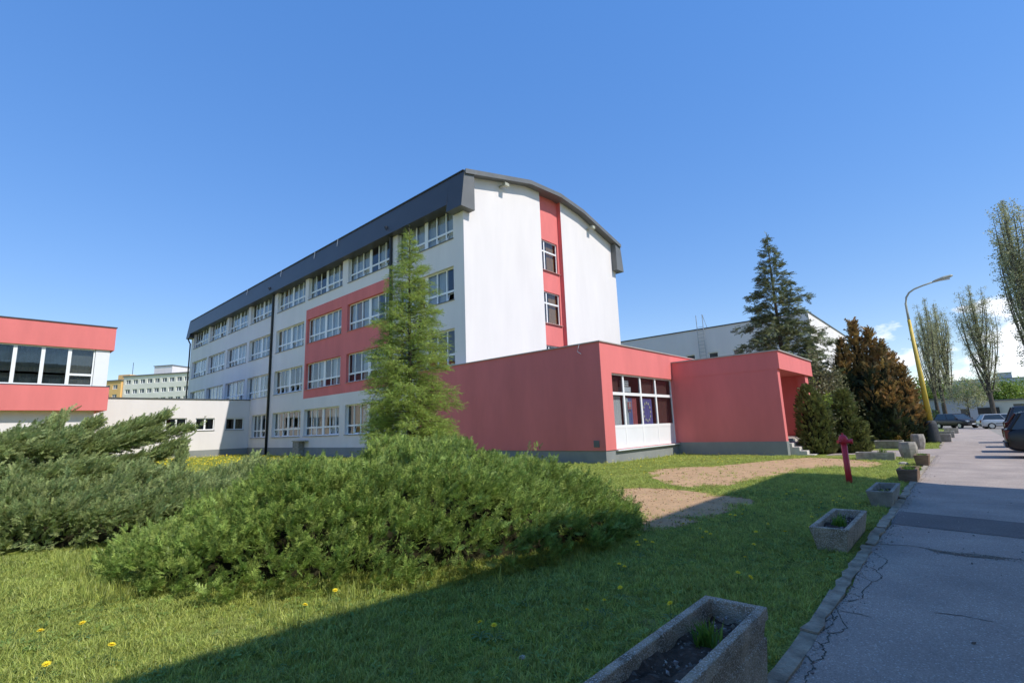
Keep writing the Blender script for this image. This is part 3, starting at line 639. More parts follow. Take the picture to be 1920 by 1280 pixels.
for a, b, c, d in gw:
    windowset(school, 'stair_window', GY+RD, a+.004, b-.004, c+.004, d-.004, [(a+.72, .10)], [(c+1.35, .10)], .10, M['glass'], axis='y', curtains=[(a+1.1, b-.1, c, d, 1), (a+.1, a+.6, c, d-.7, 0)])
    mb = MB(); mb.box(a-.02, b+.12, GY+RD-.10, GY+RD+.10, c-.05, c-.01); mb.build('window_sill', M['redsill'], school)
for x, zz in ((19.95, 14.42+H-.15), (29.3, 14.42+H-.1)):
    fl = MB(); fl.box(x-.05, x+.05, 18.2, GY, zz-.16, zz-.04); fl.box(x-.02, x+.32, 17.98, 18.22, zz-.14, zz+.06); fl.build('floodlight', M['lampgrey'], school, bevel=.01)

# ---------------- red annex with the flag window
AXW, AY, AT = 16.6, 10.27, 3.27+H
annex = thing('school_annex', 'single storey dark red annex with white flag window in front of the gable', 'building', (22, 15, 0))
WX0, WX1, WZ0, WZ1 = 17.38, 23.10, .45, 3.52
mb = MB()
wall_grid(mb, (AXW, 0, 0), (0, 1, 0), (-1, 0, 0), AY, 22.0, .47, AT, [], .3, lambda u, z: 0)
wall_grid(mb, (0, AY, 0), (1, 0, 0), (0, -1, 0), AXW, 30.5, .47, AT, [(WX0, WX1, .47, WZ1)], .16, lambda u, z: 0)
mb.quad((AXW, 22, -.3), (AXW, 22, AT), (18, 22, AT), (18, 22, -.3)); mb.quad((30.5, AY, -.3), (30.5, 18.4, -.3), (30.5, 18.4, AT), (30.5, AY, AT))
mb.build('wall', M['red'], annex)
mb = MB(); mb.box(AXW+.03, 23.098, AY+.03, 21.98, -.4, .468); mb.build('plinth', M['plinth'], annex)
mb = MB(); mb.poly([(AXW+.02, AY+.02, AT-.02), (30.48, AY+.02, AT-.02), (30.48, 18.4, AT-.02), (16.98, 18.4, AT-.02), (16.98, 21.98, AT-.02), (AXW+.02, 21.98, AT-.02)]); mb.build('roof', M['greysheet'], annex)
mb = MB(); mb.box(AXW-.05, AXW+.22, AY-.05, 22, AT, AT+.04); mb.box(AXW+.22, 30.5, AY-.05, AY+.22, AT, AT+.04); mb.build('coping', M['coping'], annex)
mb = MB(); mb.box(17.0, 30, 14.3, 14.4, 0, AT-.1); mb.box(AXW+.1, 30, AY+.2, 18, .3, .44); mb.box(AXW+.1, AXW+.2, AY+.2, 18, 0, AT-.1); mb.box(24, 24.1, AY+.2, 14.3, 0, AT-.1); mb.build('room_partitions', M['interior'], annex)
aw = windowset(annex, 'flag_window', AY, WX0+.004, WX1-.004, WZ0+.03, WZ1-.004, [(18.46, .12), (19.95, .12), (21.40, .12)], [(1.36, .12), (2.70, .12)], .10, M['glass'], axis='y', solid={(i, 0) for i in range(4)}, curtains=[(17.5, 18.38, 1.42, 2.62, 0), (21.5, 22.9, 1.42, 2.62, 2), (17.5, 18.3, 2.78, 3.4, 2), (20.1, 22.9, 2.78, 3.4, 2)])
mb = MB(); mb.box(WX0-.02, 23.46, AY-.09, AY+.12, .418, .462); mb.build('window_sill', M['white_panel'], annex)
mb = MB(); mb.box(AXW-.03, AXW+.002, 10.55, 10.80, .60, .86); 
for k in range(4): mb.box(AXW-.045, AXW-.031, 10.58, 10.77, .635+k*.055, .66+k*.055)
mb.build('vent_grille', M['sill'], annex)
mb = MB(); mb.tube([(AXW+.1, 11.2, AT+.04), (AXW-.04, 11.18, AT+.03), (AXW-.07, 11.22, AT-.12), (AXW-.06, 11.28, AT-.28), (AXW-.05, 11.12, AT-.40)], .014, 6); mb.build('loose_cable', M['white_frame'], annex)
# flags and a white slatted box behind the panes
fy = AY+.21
def cloth(mb, x0, x1, z0, z1, y, m, n=6):
    pu = np.linspace(x0, x1, n+1)
    for k in range(n): mb.quad((pu[k], y+.012*math.sin(pu[k]*31), z0), (pu[k+1], y+.012*math.sin(pu[k+1]*31), z0), (pu[k+1], y+.012*math.sin(pu[k+1]*31), z1), (pu[k], y+.012*math.sin(pu[k]*31), z1), m)
fl = thing('national_flag', 'white blue and red flag with double cross shield behind the annex window', 'flag', (19.1, fy, 1.3), group='flags hung inside the window')
for m_, a, b, nm in (('flagwhite', 18.58, 18.93, 'white_stripe'), ('flagblue', 18.93, 19.28, 'blue_stripe'), ('flagred', 19.28, 19.66, 'red_stripe')):
    mb = MB(); cloth(mb, a, b, 1.36, 2.56, fy, 0); mb.build(nm, M[m_], fl)
sx, sz = 18.98, 2.18; mb = MB(); S = [(-.17, .22), (.17, .22), (.17, -.05), (.10, -.19), (0, -.27), (-.10, -.19), (-.17, -.05)]
mb.hexa([(sx+a, fy-.03, sz+b) for a, b in S], [(sx+a, fy-.022, sz+b) for a, b in S]); sh = mb.build('shield_border', M['flagwhite'], fl)
mb = MB(); S2 = [(a*.86, b*.88) for a, b in S]; mb.hexa([(sx+a, fy-.036, sz+b) for a, b in S2], [(sx+a, fy-.031, sz+b) for a, b in S2]); mb.build('shield', M['flagred'], sh)
mb = MB(); mb.box(sx-.022, sx+.022, fy-.044, fy-.038, sz-.12, sz+.17); mb.box(sx-.075, sx-.0221, fy-.044, fy-.038, sz+.085, sz+.12); mb.box(sx+.0221, sx+.075, fy-.044, fy-.038, sz+.085, sz+.12); mb.box(sx-.10, sx-.0221, fy-.044, fy-.038, sz+.01, sz+.045); mb.box(sx+.0221, sx+.10, fy-.044, fy-.038, sz+.01, sz+.045); mb.build('double_cross', M['flagwhite'], sh)
mb = MB()
for cx_, r_ in ((-.08, .06), (0, .085), (.08, .06)): mb.poly([(sx+cx_+r_*math.cos(t), fy-.0455, sz-.19+r_*math.sin(t)) for t in np.linspace(0, math.pi, 9)])
mb.build('blue_hills', M['flagblue'], sh)
fl = thing('union_flag', 'deep blue flag with a ring of yellow stars behind the annex window', 'flag', (20.7, fy, 1.3), group='flags hung inside the window')
mb = MB(); cloth(mb, 20.06, 21.12, 1.36, 2.56, fy, 0, 9); mb.build('cloth', M['eublue'], fl)
for k in range(12):
    a = 2*math.pi*k/12; cx_, cz_ = 20.56+.33*math.sin(a), 1.96+.40*math.cos(a); mb = MB()
    pts = [(cx_+(.080 if q % 2 == 0 else .036)*math.sin(math.pi*q/5), fy-.025, cz_+(.080 if q % 2 == 0 else .036)*math.cos(math.pi*q/5)) for q in range(10)]
    mb.hexa(pts, [(p[0], p[1]+.004, p[2]) for p in pts]); mb.build('star', M['eustar'], fl)
bl = thing('slatted_box', 'white box with slats behind the upper annex pane', 'blower', (18.9, AY+.3, 2.8))
mb = MB(); mb.box(18.62, 19.30, AY+.24, AY+.5, 2.80, 3.02); mb.build('housing', M['white_panel'], bl)
for k in range(3): mb = MB(); mb.box(18.66, 19.1, AY+.22, AY+.40, 3.06+k*.09, 3.11+k*.09); mb.build('slat', M['white_panel'], bl)

# ---------------- projecting entrance porch block
EX, EY, ET, ES = 23.12, 5.48, 2.90+H, 2.09+H
porch = thing('entrance_porch', 'red flat roofed entrance block with open porch and slim corner pillars', 'porch', (26, 8, 0))
mb = MB()
wall_grid(mb, (EX, 0, 0), (0, 1, 0), (-1, 0, 0), 5.60, AY-.002, .50, ET, [], .2, lambda u, z: 0)
mb.build('side_wall', M['red'], porch)
mb = MB(); mb.box(EX+.001, EX+.34, 5.60, AY-.1, .5, ES); mb.box(23.46, 29.3, 9.0, 9.3, .3, ES); mb.box(28.25, 28.55, 5.96, 8.99, .3, ES); mb.build('inner_wall', M['red'], porch)
mb = MB(); mb.box(EX-.012, 29.45, EY, AY-.01, ES+.002, ET-.03); mb.build('porch_roof', M['red'], porch)
mb = MB(); mb.box(EX-.06, 29.5, EY-.06, EY+.2, ET-.03, ET+.02); mb.box(EX-.06, EX+.2, EY+.2, AY-.002, ET-.03, ET+.02); mb.box(29.25, 29.5, EY+.2, AY-.01, ET-.03, ET+.02); mb.build('coping', M['coping'], porch)
mb = MB(); mb.box(EX-.004, EX+.36, 5.585, 5.70, .5, ES); mb.build('pillar', M['red'], porch)
mb = MB(); mb.box(28.15, 28.80, 5.585, 5.95, -.1, ES); mb.build('pillar', M['red'], porch)
mb = MB(); mb.box(EX-.02, EX+.38, 5.57, AY+.045, -.4, .416); mb.box(EX-.02, EX+.38, 5.57, AY-.12, .416, .50); mb.build('plinth', M['plinth'], porch)
mb = MB(); mb.box(23.5, 29.0, 5.75, 9.0, -.3, .56); fl_ = mb.build('porch_floor', M['steps'], porch)
for k in range(4): mb = MB(); mb.box(23.52, 28.1, 5.74-.26*(k+1), 5.74-.26*k, -.3, .56-.155*(k+1)); mb.build('step', M['steps'], porch, bevel=.012)

# ---------------- connecting corridor and left pavilion
YC = 47.25
corr = thing('connecting_corridor', 'low white corridor building with small dark windows behind the junipers', 'building', (11, 50, 0))
ch = [(8.6, 10.09, 2.24, 3.23), (10.73, 12.2, 2.24, 3.23), (12.83, 14.25, 2.22, 3.21), (15.13, 16.58, 2.20, 3.19)]
mb = MB(); wall_grid(mb, (0, YC, 0), (1, 0, 0), (0, -1, 0), 4, FX-.003, -.3, 4.76, ch, .18, lambda u, z: 1 if z < .58 else 0, cutz=(.58,)); mb.build('wall', [M['white'], M['plinth']], corr)
mb = MB(); mb.quad((4, YC+.02, 4.75), (FX-.01, YC+.02, 4.75), (FX-.01, 58, 4.75), (4, 58, 4.75)); mb.build('roof', M['greysheet'], corr)
mb = MB(); mb.box(4, FX-.003, YC-.07, YC+.2, 4.76, 4.83); mb.build('coping', M['darkcoping'], corr)
mb = MB(); mb.box(4.2, 16.8, YC+2.5, YC+2.6, 0, 4.7); mb.box(4.2, 16.8, YC+.3, YC+2.6, .5, .6); mb.build('room_partitions', M['interior'], corr)
for a, b, c, d in ch:
    windowset(corr, 'window', YC, a+.004, b-.004, c+.004, d-.004, [((a+b)/2, .13)], [], .10, M['glass_dark'], frame=.07, axis='y')
    mb = MB(); mb.box(a-.04, b+.04, YC-.06, YC+.1, c-.045, c-.012); mb.build('window_sill', M['sill'], corr)
PY, PX = 36.88, 5.45
pav = thing('classroom_pavilion', 'two storey pavilion with pink red bands and dark ribbon windows at left', 'building', (-8, 42, 0))
zb0, zb1, zb2, zb3 = 1.87+H, 3.23+H, 5.41+H, 6.77+H
mb = MB(); mb.box(-24, PX, PY, 58, zb0, zb1); mb.build('lower_band', M['red'], pav)
mb = MB(); mb.box(-24, PX+.05, PY, 58, zb2, zb3); mb.build('upper_band', M['red'], pav)
mb = MB(); mb.box(-24, PX+.09, PY-.05, 58, zb3, zb3+.05); mb.build('coping', M['darkcoping'], pav)
mb = MB(); mb.box(-24, PX+.02, PY-.02, 57.9, zb1, zb1+.035); mb.build('ledge', M['darkcoping'], pav)
mb = MB(); wall_grid(mb, (0, PY+.55, 0), (1, 0, 0), (0, -1, 0), -24, PX-.5, -.3, zb0, [], .2)
ph = [(y, y+1.5, 1.5, 2.6) for y in (39, 42, 44.6, 49)]
wall_grid(mb, (PX-.5, 0, 0), (0, 1, 0), (1, 0, 0), PY+.55, 58, -.3, zb0, ph, .2); mb.build('ground_floor_wall', M['white'], pav)
for a, b, c, d in ph: windowset(pav, 'side_window', PX-.5, a+.004, b-.004, c+.004, d-.004, [((a+b)/2, .12)], [], .10, M['glass_dark'], frame=.07, sgn=-1)
mb = MB(); mb.box(4.68, PX-.13, PY+.12, 57.8, zb1+.035, zb2); mb.build('corner_panel', M['white_panel'], pav)
wx = [4.66-1.10*k for k in range(0, 24)]
for k in range(0, 23, 6):
    k2 = min(k+6, 23); a, b = wx[k2], wx[k]
    windowset(pav, 'ribbon_window', PY, a+.002, b-.002, zb1+.04, zb2-.002, [(wx[q], .16) for q in range(k+1, k2)], [(3.90+H, .12)], .16, M['glass'], frame=.07, axis='y', curtains=[(wx[q+1]+.06, wx[q]-.06, zb1+.05, zb2-.01, 3) for q in range(k, k2)])
mb = MB(); mb.box(-23.5, 4.6, PY+5, PY+5.1, zb1, zb2); mb.box(-23.5, 4.6, PY+.3, PY+5, zb1, zb1+.05); mb.build('room_partitions', M['interior'], pav)

# ---------------- sports hall at the back
hall = thing('sports_hall', 'large plain white hall with roof ladder behind the entrance porch', 'building', (53, 30, gz(45)))
HX, HY, HT = 45.0, 8.07, 8.38+H
hh = [(y, y+.85, 6.9, 7.58) for y in (15.5, 17.6, 13.35)]
mb = MB(); wall_grid(mb, (HX, 0, 0), (0, 1, 0), (-1, 0, 0), HY, 60, -1, HT, hh, .15); mb.quad((HX, HY, -1), (63, HY, -1), (63, HY, HT), (HX, HY, HT)); mb.quad((63, HY, -1), (63, 60, -1), (63, 60, HT), (63, HY, HT)); mb.build('wall', M['white'], hall)
mb = MB(); mb.box(HX-.06, 63.06, HY-.06, 60, HT, HT+.10); mb.build('roof_edge', M['darkcoping'], hall)
for a, b, c, d in hh: windowset(hall, 'window', HX, a+.004, b-.004, c+.004, d-.004, [], [], .08, M['glass_dark'])
lad = thing('roof_ladder', 'thin steel ladder rising past the roof edge of the white hall', 'ladder', (HX-.2, 16.8, 6.2))
for y in (16.50, 17.08):
    mb = MB(); mb.tube([(HX-.2, y, 5.2), (HX-.2, y, HT+1.35)] + ([(HX+.6, y-.1, HT+.05)] if y < 16.8 else []), .032, 6); mb.build('rail', M['galv'], lad)
for k in range(15): mb = MB(); mb.tube([(HX-.2, 16.5, 5.4+k*.33), (HX-.2, 17.08, 5.4+k*.33)], .018, 6); mb.build('rung', M['galv'], lad)

# ================================================================== FAR BUILDINGS
def block(name, label, mat, x0, x1, y0, y1, ztop, rows, cols_y, cols_x, floor, wsz, side='x', group=None, glass='glass_dark', zb=-1.0):
    """panel block: walls with real window openings on the face towards the street, each window a part with frame and pane"""
    t = thing(name, label, 'building', ((x0+x1)/2, (y0+y1)/2, zb), group=group)
    mb = MB(); w, h = wsz
    hs = [(c-w/2, c+w/2, z, z+h) for z in rows for c in cols_y]; hs2 = [(c-w/2, c+w/2, z, z+h) for z in rows for c in cols_x]
    wall_grid(mb, (x0, 0, 0), (0, 1, 0), (-1, 0, 0), y0, y1, zb, ztop, hs, .35); wall_grid(mb, (0, y0, 0), (1, 0, 0), (0, -1, 0), x0, x1, zb, ztop, hs2, .35)
    mb.quad((x1, y0, zb), (x1, y1, zb), (x1, y1, ztop), (x1, y0, ztop)); mb.quad((x0, y1, zb), (x0, y1, ztop), (x1, y1, ztop), (x1, y1, zb)); mb.build('wall', mat, t)
    mb = MB(); mb.box(x0-.25, x1+.25, y0-.25, y1+.25, ztop, ztop+.35); mb.build('roof_edge', M['greysheet'], t)
    for (a, b, c, d) in hs:
        q = MB(); q.box(x0+.20, x0+.28, a, b, c, d); q.box(x0+.12, x0+.198, a, a+.1, c, d); q.box(x0+.12, x0+.198, b-.1, b, c, d); q.box(x0+.12, x0+.198, a+.1, b-.1, c, c+.12); q.box(x0+.12, x0+.198, a+.1, b-.1, d-.1, d); q.box(x0+.12, x0+.198, (a*.4+b*.6)-.06, (a*.4+b*.6)+.06, c+.12, d-.1)
        for i in range(len(q.m)): q.m[i] = 0 if i < 6 else 1
        q.build('window', [M['farpane'], M['white_frame']], t)
    for (a, b, c, d) in hs2:
        q = MB(); q.box(a, b, y0+.20, y0+.28, c, d); q.box(a, a+.12, y0+.1, y0+.198, c, d); q.box(b-.12, b, y0+.1, y0+.198, c, d)
        for i in range(len(q.m)): q.m[i] = 0 if i < 6 else 1
        q.build('window', [M['farpane'], M['white_frame']], t)
    return t
M['farpane'] = pbr('far pane', (0.10, 0.105, 0.11), 0.12, 0.6, 0.25, spec=0.6)
AZT = 20.6; ub = math.atan2(19.23, -11.5)           # the block runs obliquely to the school
def oblique(t): t.location = (41.76, 164.55, 0); t.rotation_euler = (0, 0, ub - math.pi/2)
def rebase(t):
    for c in t.children:
        if c.type == 'MESH': c.data.transform(Matrix.Translation(t.location))
    oblique(t)
a1 = block('apartment_block', 'beige five storey panel block with rows of windows beyond the corridor', M['apt'], 0, 13, -6, 22.3, AZT, [AZT-2.25-2.84*k for k in range(4)], [20.6-2.55*k for k in range(11)], [], 2.8, (1.75, 1.35))
mb = MB(); mb.box(3, 10, 8.6, 15.0, AZT+.36, AZT+3.1); ph_ = mb.build('lift_house', M['white'], a1)
mb = MB(); mb.box(2.8, 10.2, 8.4, 15.2, AZT+3.1, AZT+3.3); mb.build('lift_house_roof', M['greysheet'], a1)
rebase(a1)
a2 = block('apartment_block', 'orange panel block end left of the beige block', M['aptorange'], -.5, 13, 22.5, 40, AZT-1.1, [AZT-3.5-2.84*k for k in range(4)], [24.6+2.75*k for k in range(5)], [], 2.8, (1.75, 1.35))
mb = MB(); mb.box(2, 9, 22.6, 26.8, AZT-.74, AZT+1.1); mb.build('lift_house', M['aptorange'], a2)
mb = MB(); mb.tube([(4, 24, AZT+1.1), (4, 24, AZT+5)], .07, 6); mb.build('aerial', M['pipe'], a2)
rebase(a2)
# beyond the street end, on the right
g0 = gz(115)
lb = thing('garage_row', 'low whitewashed garage building with dark window behind the parked cars', 'building', (120, -10, g0))
mb = MB(); wall_grid(mb, (113, 0, 0), (0, 1, 0), (-1, 0, 0), -26, -2.1, g0-.2, 3.0, [(-9.4, -6.3, 1.4, 2.4), (-2.9, -2.3, g0, 1.9)], .3); mb.quad((113, -26, g0), (122, -26, g0), (122, -26, 3), (113, -26, 3)); mb.quad((113, -2.1, g0), (113, -2.1, 3), (122, -2.1, 3), (122, -2.1, g0)); mb.build('wall', pbr('whitewash', (0.55, 0.55, 0.50), .95, .08, .4), lb)
mb = MB(); mb.box(112.7, 122.3, -26.3, -1.8, 3.0, 3.2); mb.build('roof', M['greysheet'], lb)
for a, b in ((-9.4, -8.4), (-8.35, -7.35), (-7.3, -6.3)): mb = MB(); mb.box(113.2, 113.28, a, b, 1.4, 2.4); mb.build('pane', M['farpane'], lb)
mb = MB(); mb.box(112.4, 112.95, -4.6, -.6, g0, 2.0); mb.build('dark_shed', M['blacktrim'], lb)
gh = thing('grey_house', 'pale grey flat house behind the poplar trunks', 'house', (112, 1, g0))
mb = MB(); wall_grid(mb, (107, 0, 0), (0, 1, 0), (-1, 0, 0), -1.9, 5.5, g0-.2, 3.5, [(-.9, .1, .8, 1.9), (2.6, 3.6, .8, 1.9)], .25); mb.quad((107, -1.9, g0), (116, -1.9, g0), (116, -1.9, 3.5), (107, -1.9, 3.5)); mb.build('wall', pbr('grey house render', (0.45, .47, .50), .95, .06, .5), gh)
mb = MB(); mb.box(106.7, 116.3, -2.05, 5.7, 3.5, 3.7); mb.build('roof', M['greysheet'], gh)
for a, b in ((-.9, .1), (2.6, 3.6)): mb = MB(); mb.box(107.15, 107.22, a, b, .8, 1.9); mb.build('pane', M['farpane'], gh)
bh = thing('brown_roof_house', 'house with brown pitched roof half hidden beside the lamp post', 'house', (118, 9, g0))
mb = MB(); mb.box(112, 124, 6.2, 13, g0-.2, 3.2); mb.build('wall', pbr('cream house render', (0.55, .5, .42), .95, .06, .5), bh)
mb = MB(); mb.hexa([(111.5, 5.8, 3.2), (124.5, 5.8, 3.2), (124.5, 9.6, 7.2), (111.5, 9.6, 7.2)], [(111.5, 13.4, 3.2), (124.5, 13.4, 3.2), (124.5, 9.62, 7.2), (111.5, 9.62, 7.2)]); mb.build('roof', M['rooftile'], bh)
block('far_apartment_block', 'hazy grey apartment block on the horizon left of the big poplar', M['farblock'], 350, 362, -13, 2, 17.3, [14.6-2.8*k for k in range(6)], [-11+2.9*k for k in range(5)], [], 2.8, (1.7, 1.5), group='far apartment blocks')
block('far_apartment_block', 'hazy grey apartment block on the horizon right of the big poplar', M['farblock'], 362, 374, -44, -15, 17.6, [14.8-2.8*k for k in range(6)], [-42+2.9*k for k in range(10)], [], 2.8, (1.7, 1.5), group='far apartment blocks')
fb = thing('far_lift_tower', 'raised grey roof house on the far right apartment block', 'roof house', (368, -19, 17.96)); mb = MB(); mb.box(363, 373, -22, -16.5, 17.96, 20.6); mb.build('wall', M['farblock'], fb); mb = MB(); mb.box(362.8, 373.2, -22.2, -16.3, 20.6, 20.9); mb.build('roof_edge', M['greysheet'], fb)

# building behind the photographer: unseen, its roof outline shaped to cast the foreground shadow
hs_ = 11.0; sx_, sy_ = SUN.x/SUN.z*hs_, SUN.y/SUN.z*hs_
RO = [(14.85, 3.70), (14.5, 2.3), (13.45, .75), (13.1, -.8), (12.5, -4.5), (11.5, -10), (-30, -8), (-30, 5.6), (0.75, 4.10), (6.8, 3.72)]
opp = thing('opposite_building', 'flat roofed building behind the viewer whose shadow falls over lawn and path', 'building', (-5, -13, 0))
mb = MB(); P_ = [(x+sx_, y+sy_) for x, y in RO]; mb.hexa([(x, y, hs_-.3) for x, y in reversed(P_)], [(x, y, hs_) for x, y in reversed(P_)]); mb.build('roof', M['greysheet'], opp)
oh = [(x, x+1.6, z, z+1.5) for x in np.arange(-24, 9, 2.6) for z in (1.2, 4.5, 7.8)]
mb = MB(); wall_grid(mb, (0, -7.2, 0), (1, 0, 0), (0, 1, 0), -26, 10.5, -.2, hs_-.31, oh, .2); wall_grid(mb, (10.5, 0, 0), (0, 1, 0), (1, 0, 0), -15.5, -7.2, -.2, hs_-.31, [], .2); mb.quad((-26, -15.5, 0), (10.5, -15.5, 0), (10.5, -15.5, hs_-.31), (-26, -15.5, hs_-.31)); mb.quad((-26, -15.5, 0), (-26, -15.5, hs_-.31), (-26, -7.2, hs_-.31), (-26, -7.2, 0)); mb.build('wall', M['apt'], opp)
mb = MB()
for a, b, c, d in oh: mb.box(a, b, -7.4, -7.35, c, d)
mb.build('panes', M['farpane'], opp, kind='stuff')

# ================================================================== VEGETATION
def rnd_dir(n): v = RNG.normal(0, 1, (n, 3)); return v/np.linalg.norm(v, axis=1, keepdims=True)
UP = np.array([0, 0, 1.0])
# ---- spreading junipers: tufts of sprays over a dark closed hull
M['core'] = pbr('painted inner shade', (0.030, 0.028, 0.015), 1.0, .4, 6, spec=.05)  # near-black hull colour stands in for shade between the sprays
M['baretwig'] = pbr('bare twig', (0.26, .20, .14), .9, .3, 20)
def juniper(label, C0, A1, hk, wk, key, ntip, bias, tip_len, ssz, tiers=0.0, per=9, inner=6000, extra=None, core=.80, nw=.62, tf=17):
    """hk, wk: (positions along the long axis, height) and (positions, half width)"""
    C0 = np.array(C0); A1 = np.array(A1)/np.linalg.norm(A1); A2 = np.array([-A1[1], A1[0]]); s0, s1 = hk[0][0], hk[0][-1]
    mh = lambda s: np.interp(s, *hk); mw = lambda s: np.interp(s, *wk)
    def pts(n, k):
        s = RNG.uniform(s0+.03, s1-.03, n); t = RNG.uniform(-1, 1, n); t = np.sign(t)*np.abs(t)**.75
        lump = 1 + .10*np.sin(s*3.1+t*2)+.09*np.sin(t*6.9+s*1.7)+.07*np.sin(s*7.3+t*6.1)
        z = np.maximum(mh(s)*k*np.sqrt(np.clip(1-np.abs(t)**2.4, 0, 1))*lump, .03)
        P = np.column_stack([C0 + s[:, None]*A1 + (t*mw(s)*k*(1+.05*lump))[:, None]*A2, z])
        N = np.column_stack([A1[None]*(2*(s-(s0+s1)/2)/(s1-s0))[:, None]*.9 + A2[None]*(t*1.1)[:, None], np.sqrt(np.clip(1-t*t, 0, 1))*.9+.12]); return P, N/np.linalg.norm(N, axis=1, keepdims=True)
    t = thing('juniper_shrub', label, 'shrub', (C0[0], C0[1], 0), group='juniper shrubs')
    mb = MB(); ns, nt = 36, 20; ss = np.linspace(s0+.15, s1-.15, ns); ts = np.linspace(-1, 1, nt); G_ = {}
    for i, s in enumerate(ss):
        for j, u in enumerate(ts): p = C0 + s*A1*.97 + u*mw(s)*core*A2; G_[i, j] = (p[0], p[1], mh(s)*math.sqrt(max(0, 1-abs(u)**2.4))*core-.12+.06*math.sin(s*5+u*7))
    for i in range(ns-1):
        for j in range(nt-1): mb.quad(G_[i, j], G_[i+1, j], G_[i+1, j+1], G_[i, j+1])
    mb.build('dark_hull', M['core'], t, smooth=True)
    PC, NC = pts(ntip, 1.0)
    if tiers:
        ph = PC[:, 2]*tf + 1.3*np.sin(PC[:, 0]*1.9)+1.1*np.sin(PC[:, 1]*2.3); k = RNG.uniform(0, 1, len(PC)) < np.clip(.5+tiers*np.sin(ph), .06, 1); PC, NC = PC[k], NC[k]
    dc = NC*nw + rnd_dir(len(PC))*.45 + np.array(bias); dc /= np.linalg.norm(dc, axis=1, keepdims=True); lc = RNG.gamma(3.0, tip_len/3, len(PC))
    if extra is not None:
        P_e, d_e = extra; PC = np.concatenate([PC, P_e]); dc = np.concatenate([dc, d_e]); lc = np.concatenate([lc, RNG.gamma(3.0, tip_len/3, len(P_e))])
    P, D, S_ = [], [], []
    for k in range(per):
        u = RNG.uniform(-.3, 1.0, len(PC))[:, None]; e = rnd_dir(len(PC)); P.append(PC + dc*lc[:, None]*u + e*.036*(1.2-u)); D.append(dc*.95 + e*.48); S_.append(RNG.uniform(.65, 1.35, len(PC))*ssz)
    P2, N2 = pts(inner, .86); P.append(P2); D.append(N2*.6+rnd_dir(len(P2))*.8); S_.append(RNG.uniform(.8, 1.4, len(P2))*ssz)
    P, D, S_ = np.concatenate(P), np.concatenate(D), np.concatenate(S_); P[:, 2] = np.maximum(P[:, 2], .02)
    scatter('foliage', key, P, frames(D, np.repeat(UP[None], len(P), 0), RNG.normal(0, .9, len(P))), S_, t, (C0[0], C0[1], 0))
    mb = MB()
    for k in range(80): q = PC[k*37 % len(PC)]; d_ = dc[k*37 % len(PC)]; mb.tube([tuple(q-d_*.35), tuple(q-d_*.1+np.array([0, 0, .02])), tuple(q+d_*.05)], [.007, .005, .002], 4, caps=False)
    mb.build('bare_twigs', M['baretwig'], t, kind='stuff'); return t
RIGHT = np.array([.673, -.739, 0]); FWD = np.array([.739, .673, 0]); pr = random.Random(4)
juniper('big spreading dark green juniper mound in the middle of the lawn', (4.05, 6.10), (.836, -.549), ([-3.2, -2.8, -2.2, -1.6, -1.0, 0, 1.0, 1.8, 2.4, 2.9, 3.3, 3.65], [0, .24, .52, .76, .93, 1.05, 1.03, .88, .68, .45, .22, 0]), ([-3.2, -2.6, -1.5, 0, 1.5, 2.6, 3.3, 3.65], [.2, 1.25, 2.0, 2.2, 2.1, 1.55, .75, .1]), 'juniper', 9800, (.25, -.16, .30), .085, .105, tiers=.30)
def plume(st, en, n, th):
    """tips along one arching limb"""
    st, en = np.array(st), np.array(en); u = RNG.uniform(.1, 1, n)**.8; mid = (st+en)/2-np.array([0, 0, .10*np.linalg.norm(en-st)])
    q = (1-u)[:, None]**2*st + (2*u*(1-u))[:, None]*mid + (u*u)[:, None]*en; tn = (2*(1-u))[:, None]*(mid-st)+(2*u)[:, None]*(en-mid); tn /= np.linalg.norm(tn, axis=1, keepdims=True)
    off = rnd_dir(n)*(th*(1.1-u)**.7)[:, None]; off[:, 2] *= .55; return q+off, tn*.9+off/th*.35+np.array([0, 0, .12])
pe, de = [], []
for en in [(2.72, 12.22, 1.93), (3.10, 11.88, 1.68), (2.3, 12.55, 1.80), (1.75, 12.95, 1.84), (2.95, 11.85, 1.38), (2.5, 12.1, 1.58), (1.2, 13.3, 1.86), (2.75, 12.0, 1.18), (2.6, 12.3, 1.72)]:
    a, b = plume((.7, 13.05, .75 if en[2] < 1.5 else 1.28), en, 120, .15); pe.append(a); de.append(b)
juniper('tall feathery grey green juniper at left with branches reaching over the corridor', (.55, 13.15), RIGHT[:2], ([-3.6, -3.1, -2.0, -.6, .6, 1.5, 2.2, 2.7], [.3, 1.05, 1.42, 1.55, 1.50, 1.20, .72, .2]), ([-3.6, -2.8, -1, 1, 2.2, 2.7], [.5, 1.3, 1.7, 1.6, 1.0, .3]), 'juniper_grey', 7600, (.62, -.64, .04), .15, .135, tiers=.95, nw=.40, tf=13, extra=(np.concatenate(pe), np.concatenate(de)), core=.72)
pe, de = plume((2.75, 11.65, .3), (2.98, 11.75, 1.16), 60, .10)
juniper('low grey green juniper spreading along the ground at left', (1.75, 10.75), RIGHT[:2], ([-2.9, -2.4, -1.2, 0, 1.2, 2.2, 2.9], [.1, .50, .72, .78, .74, .50, .1]), ([-2.9, -2, 0, 1.6, 2.9], [.5, 1.25, 1.45, 1.25, .4]), 'juniper_grey', 4600, (.40, -.42, .16), .13, .125, tiers=.45, extra=(pe, de))
juniper('pale low juniper behind the left end of the green mound', (4.0, 11.3), RIGHT[:2], ([-1.7, -1.2, 0, 1.2, 1.8], [.1, .55, .82, .6, .1]), ([-1.7, 0, 1.8], [.3, 1.1, .3]), 'juniper_grey', 1900, (.40, -.42, .18), .13, .125, tiers=.4, inner=2500)

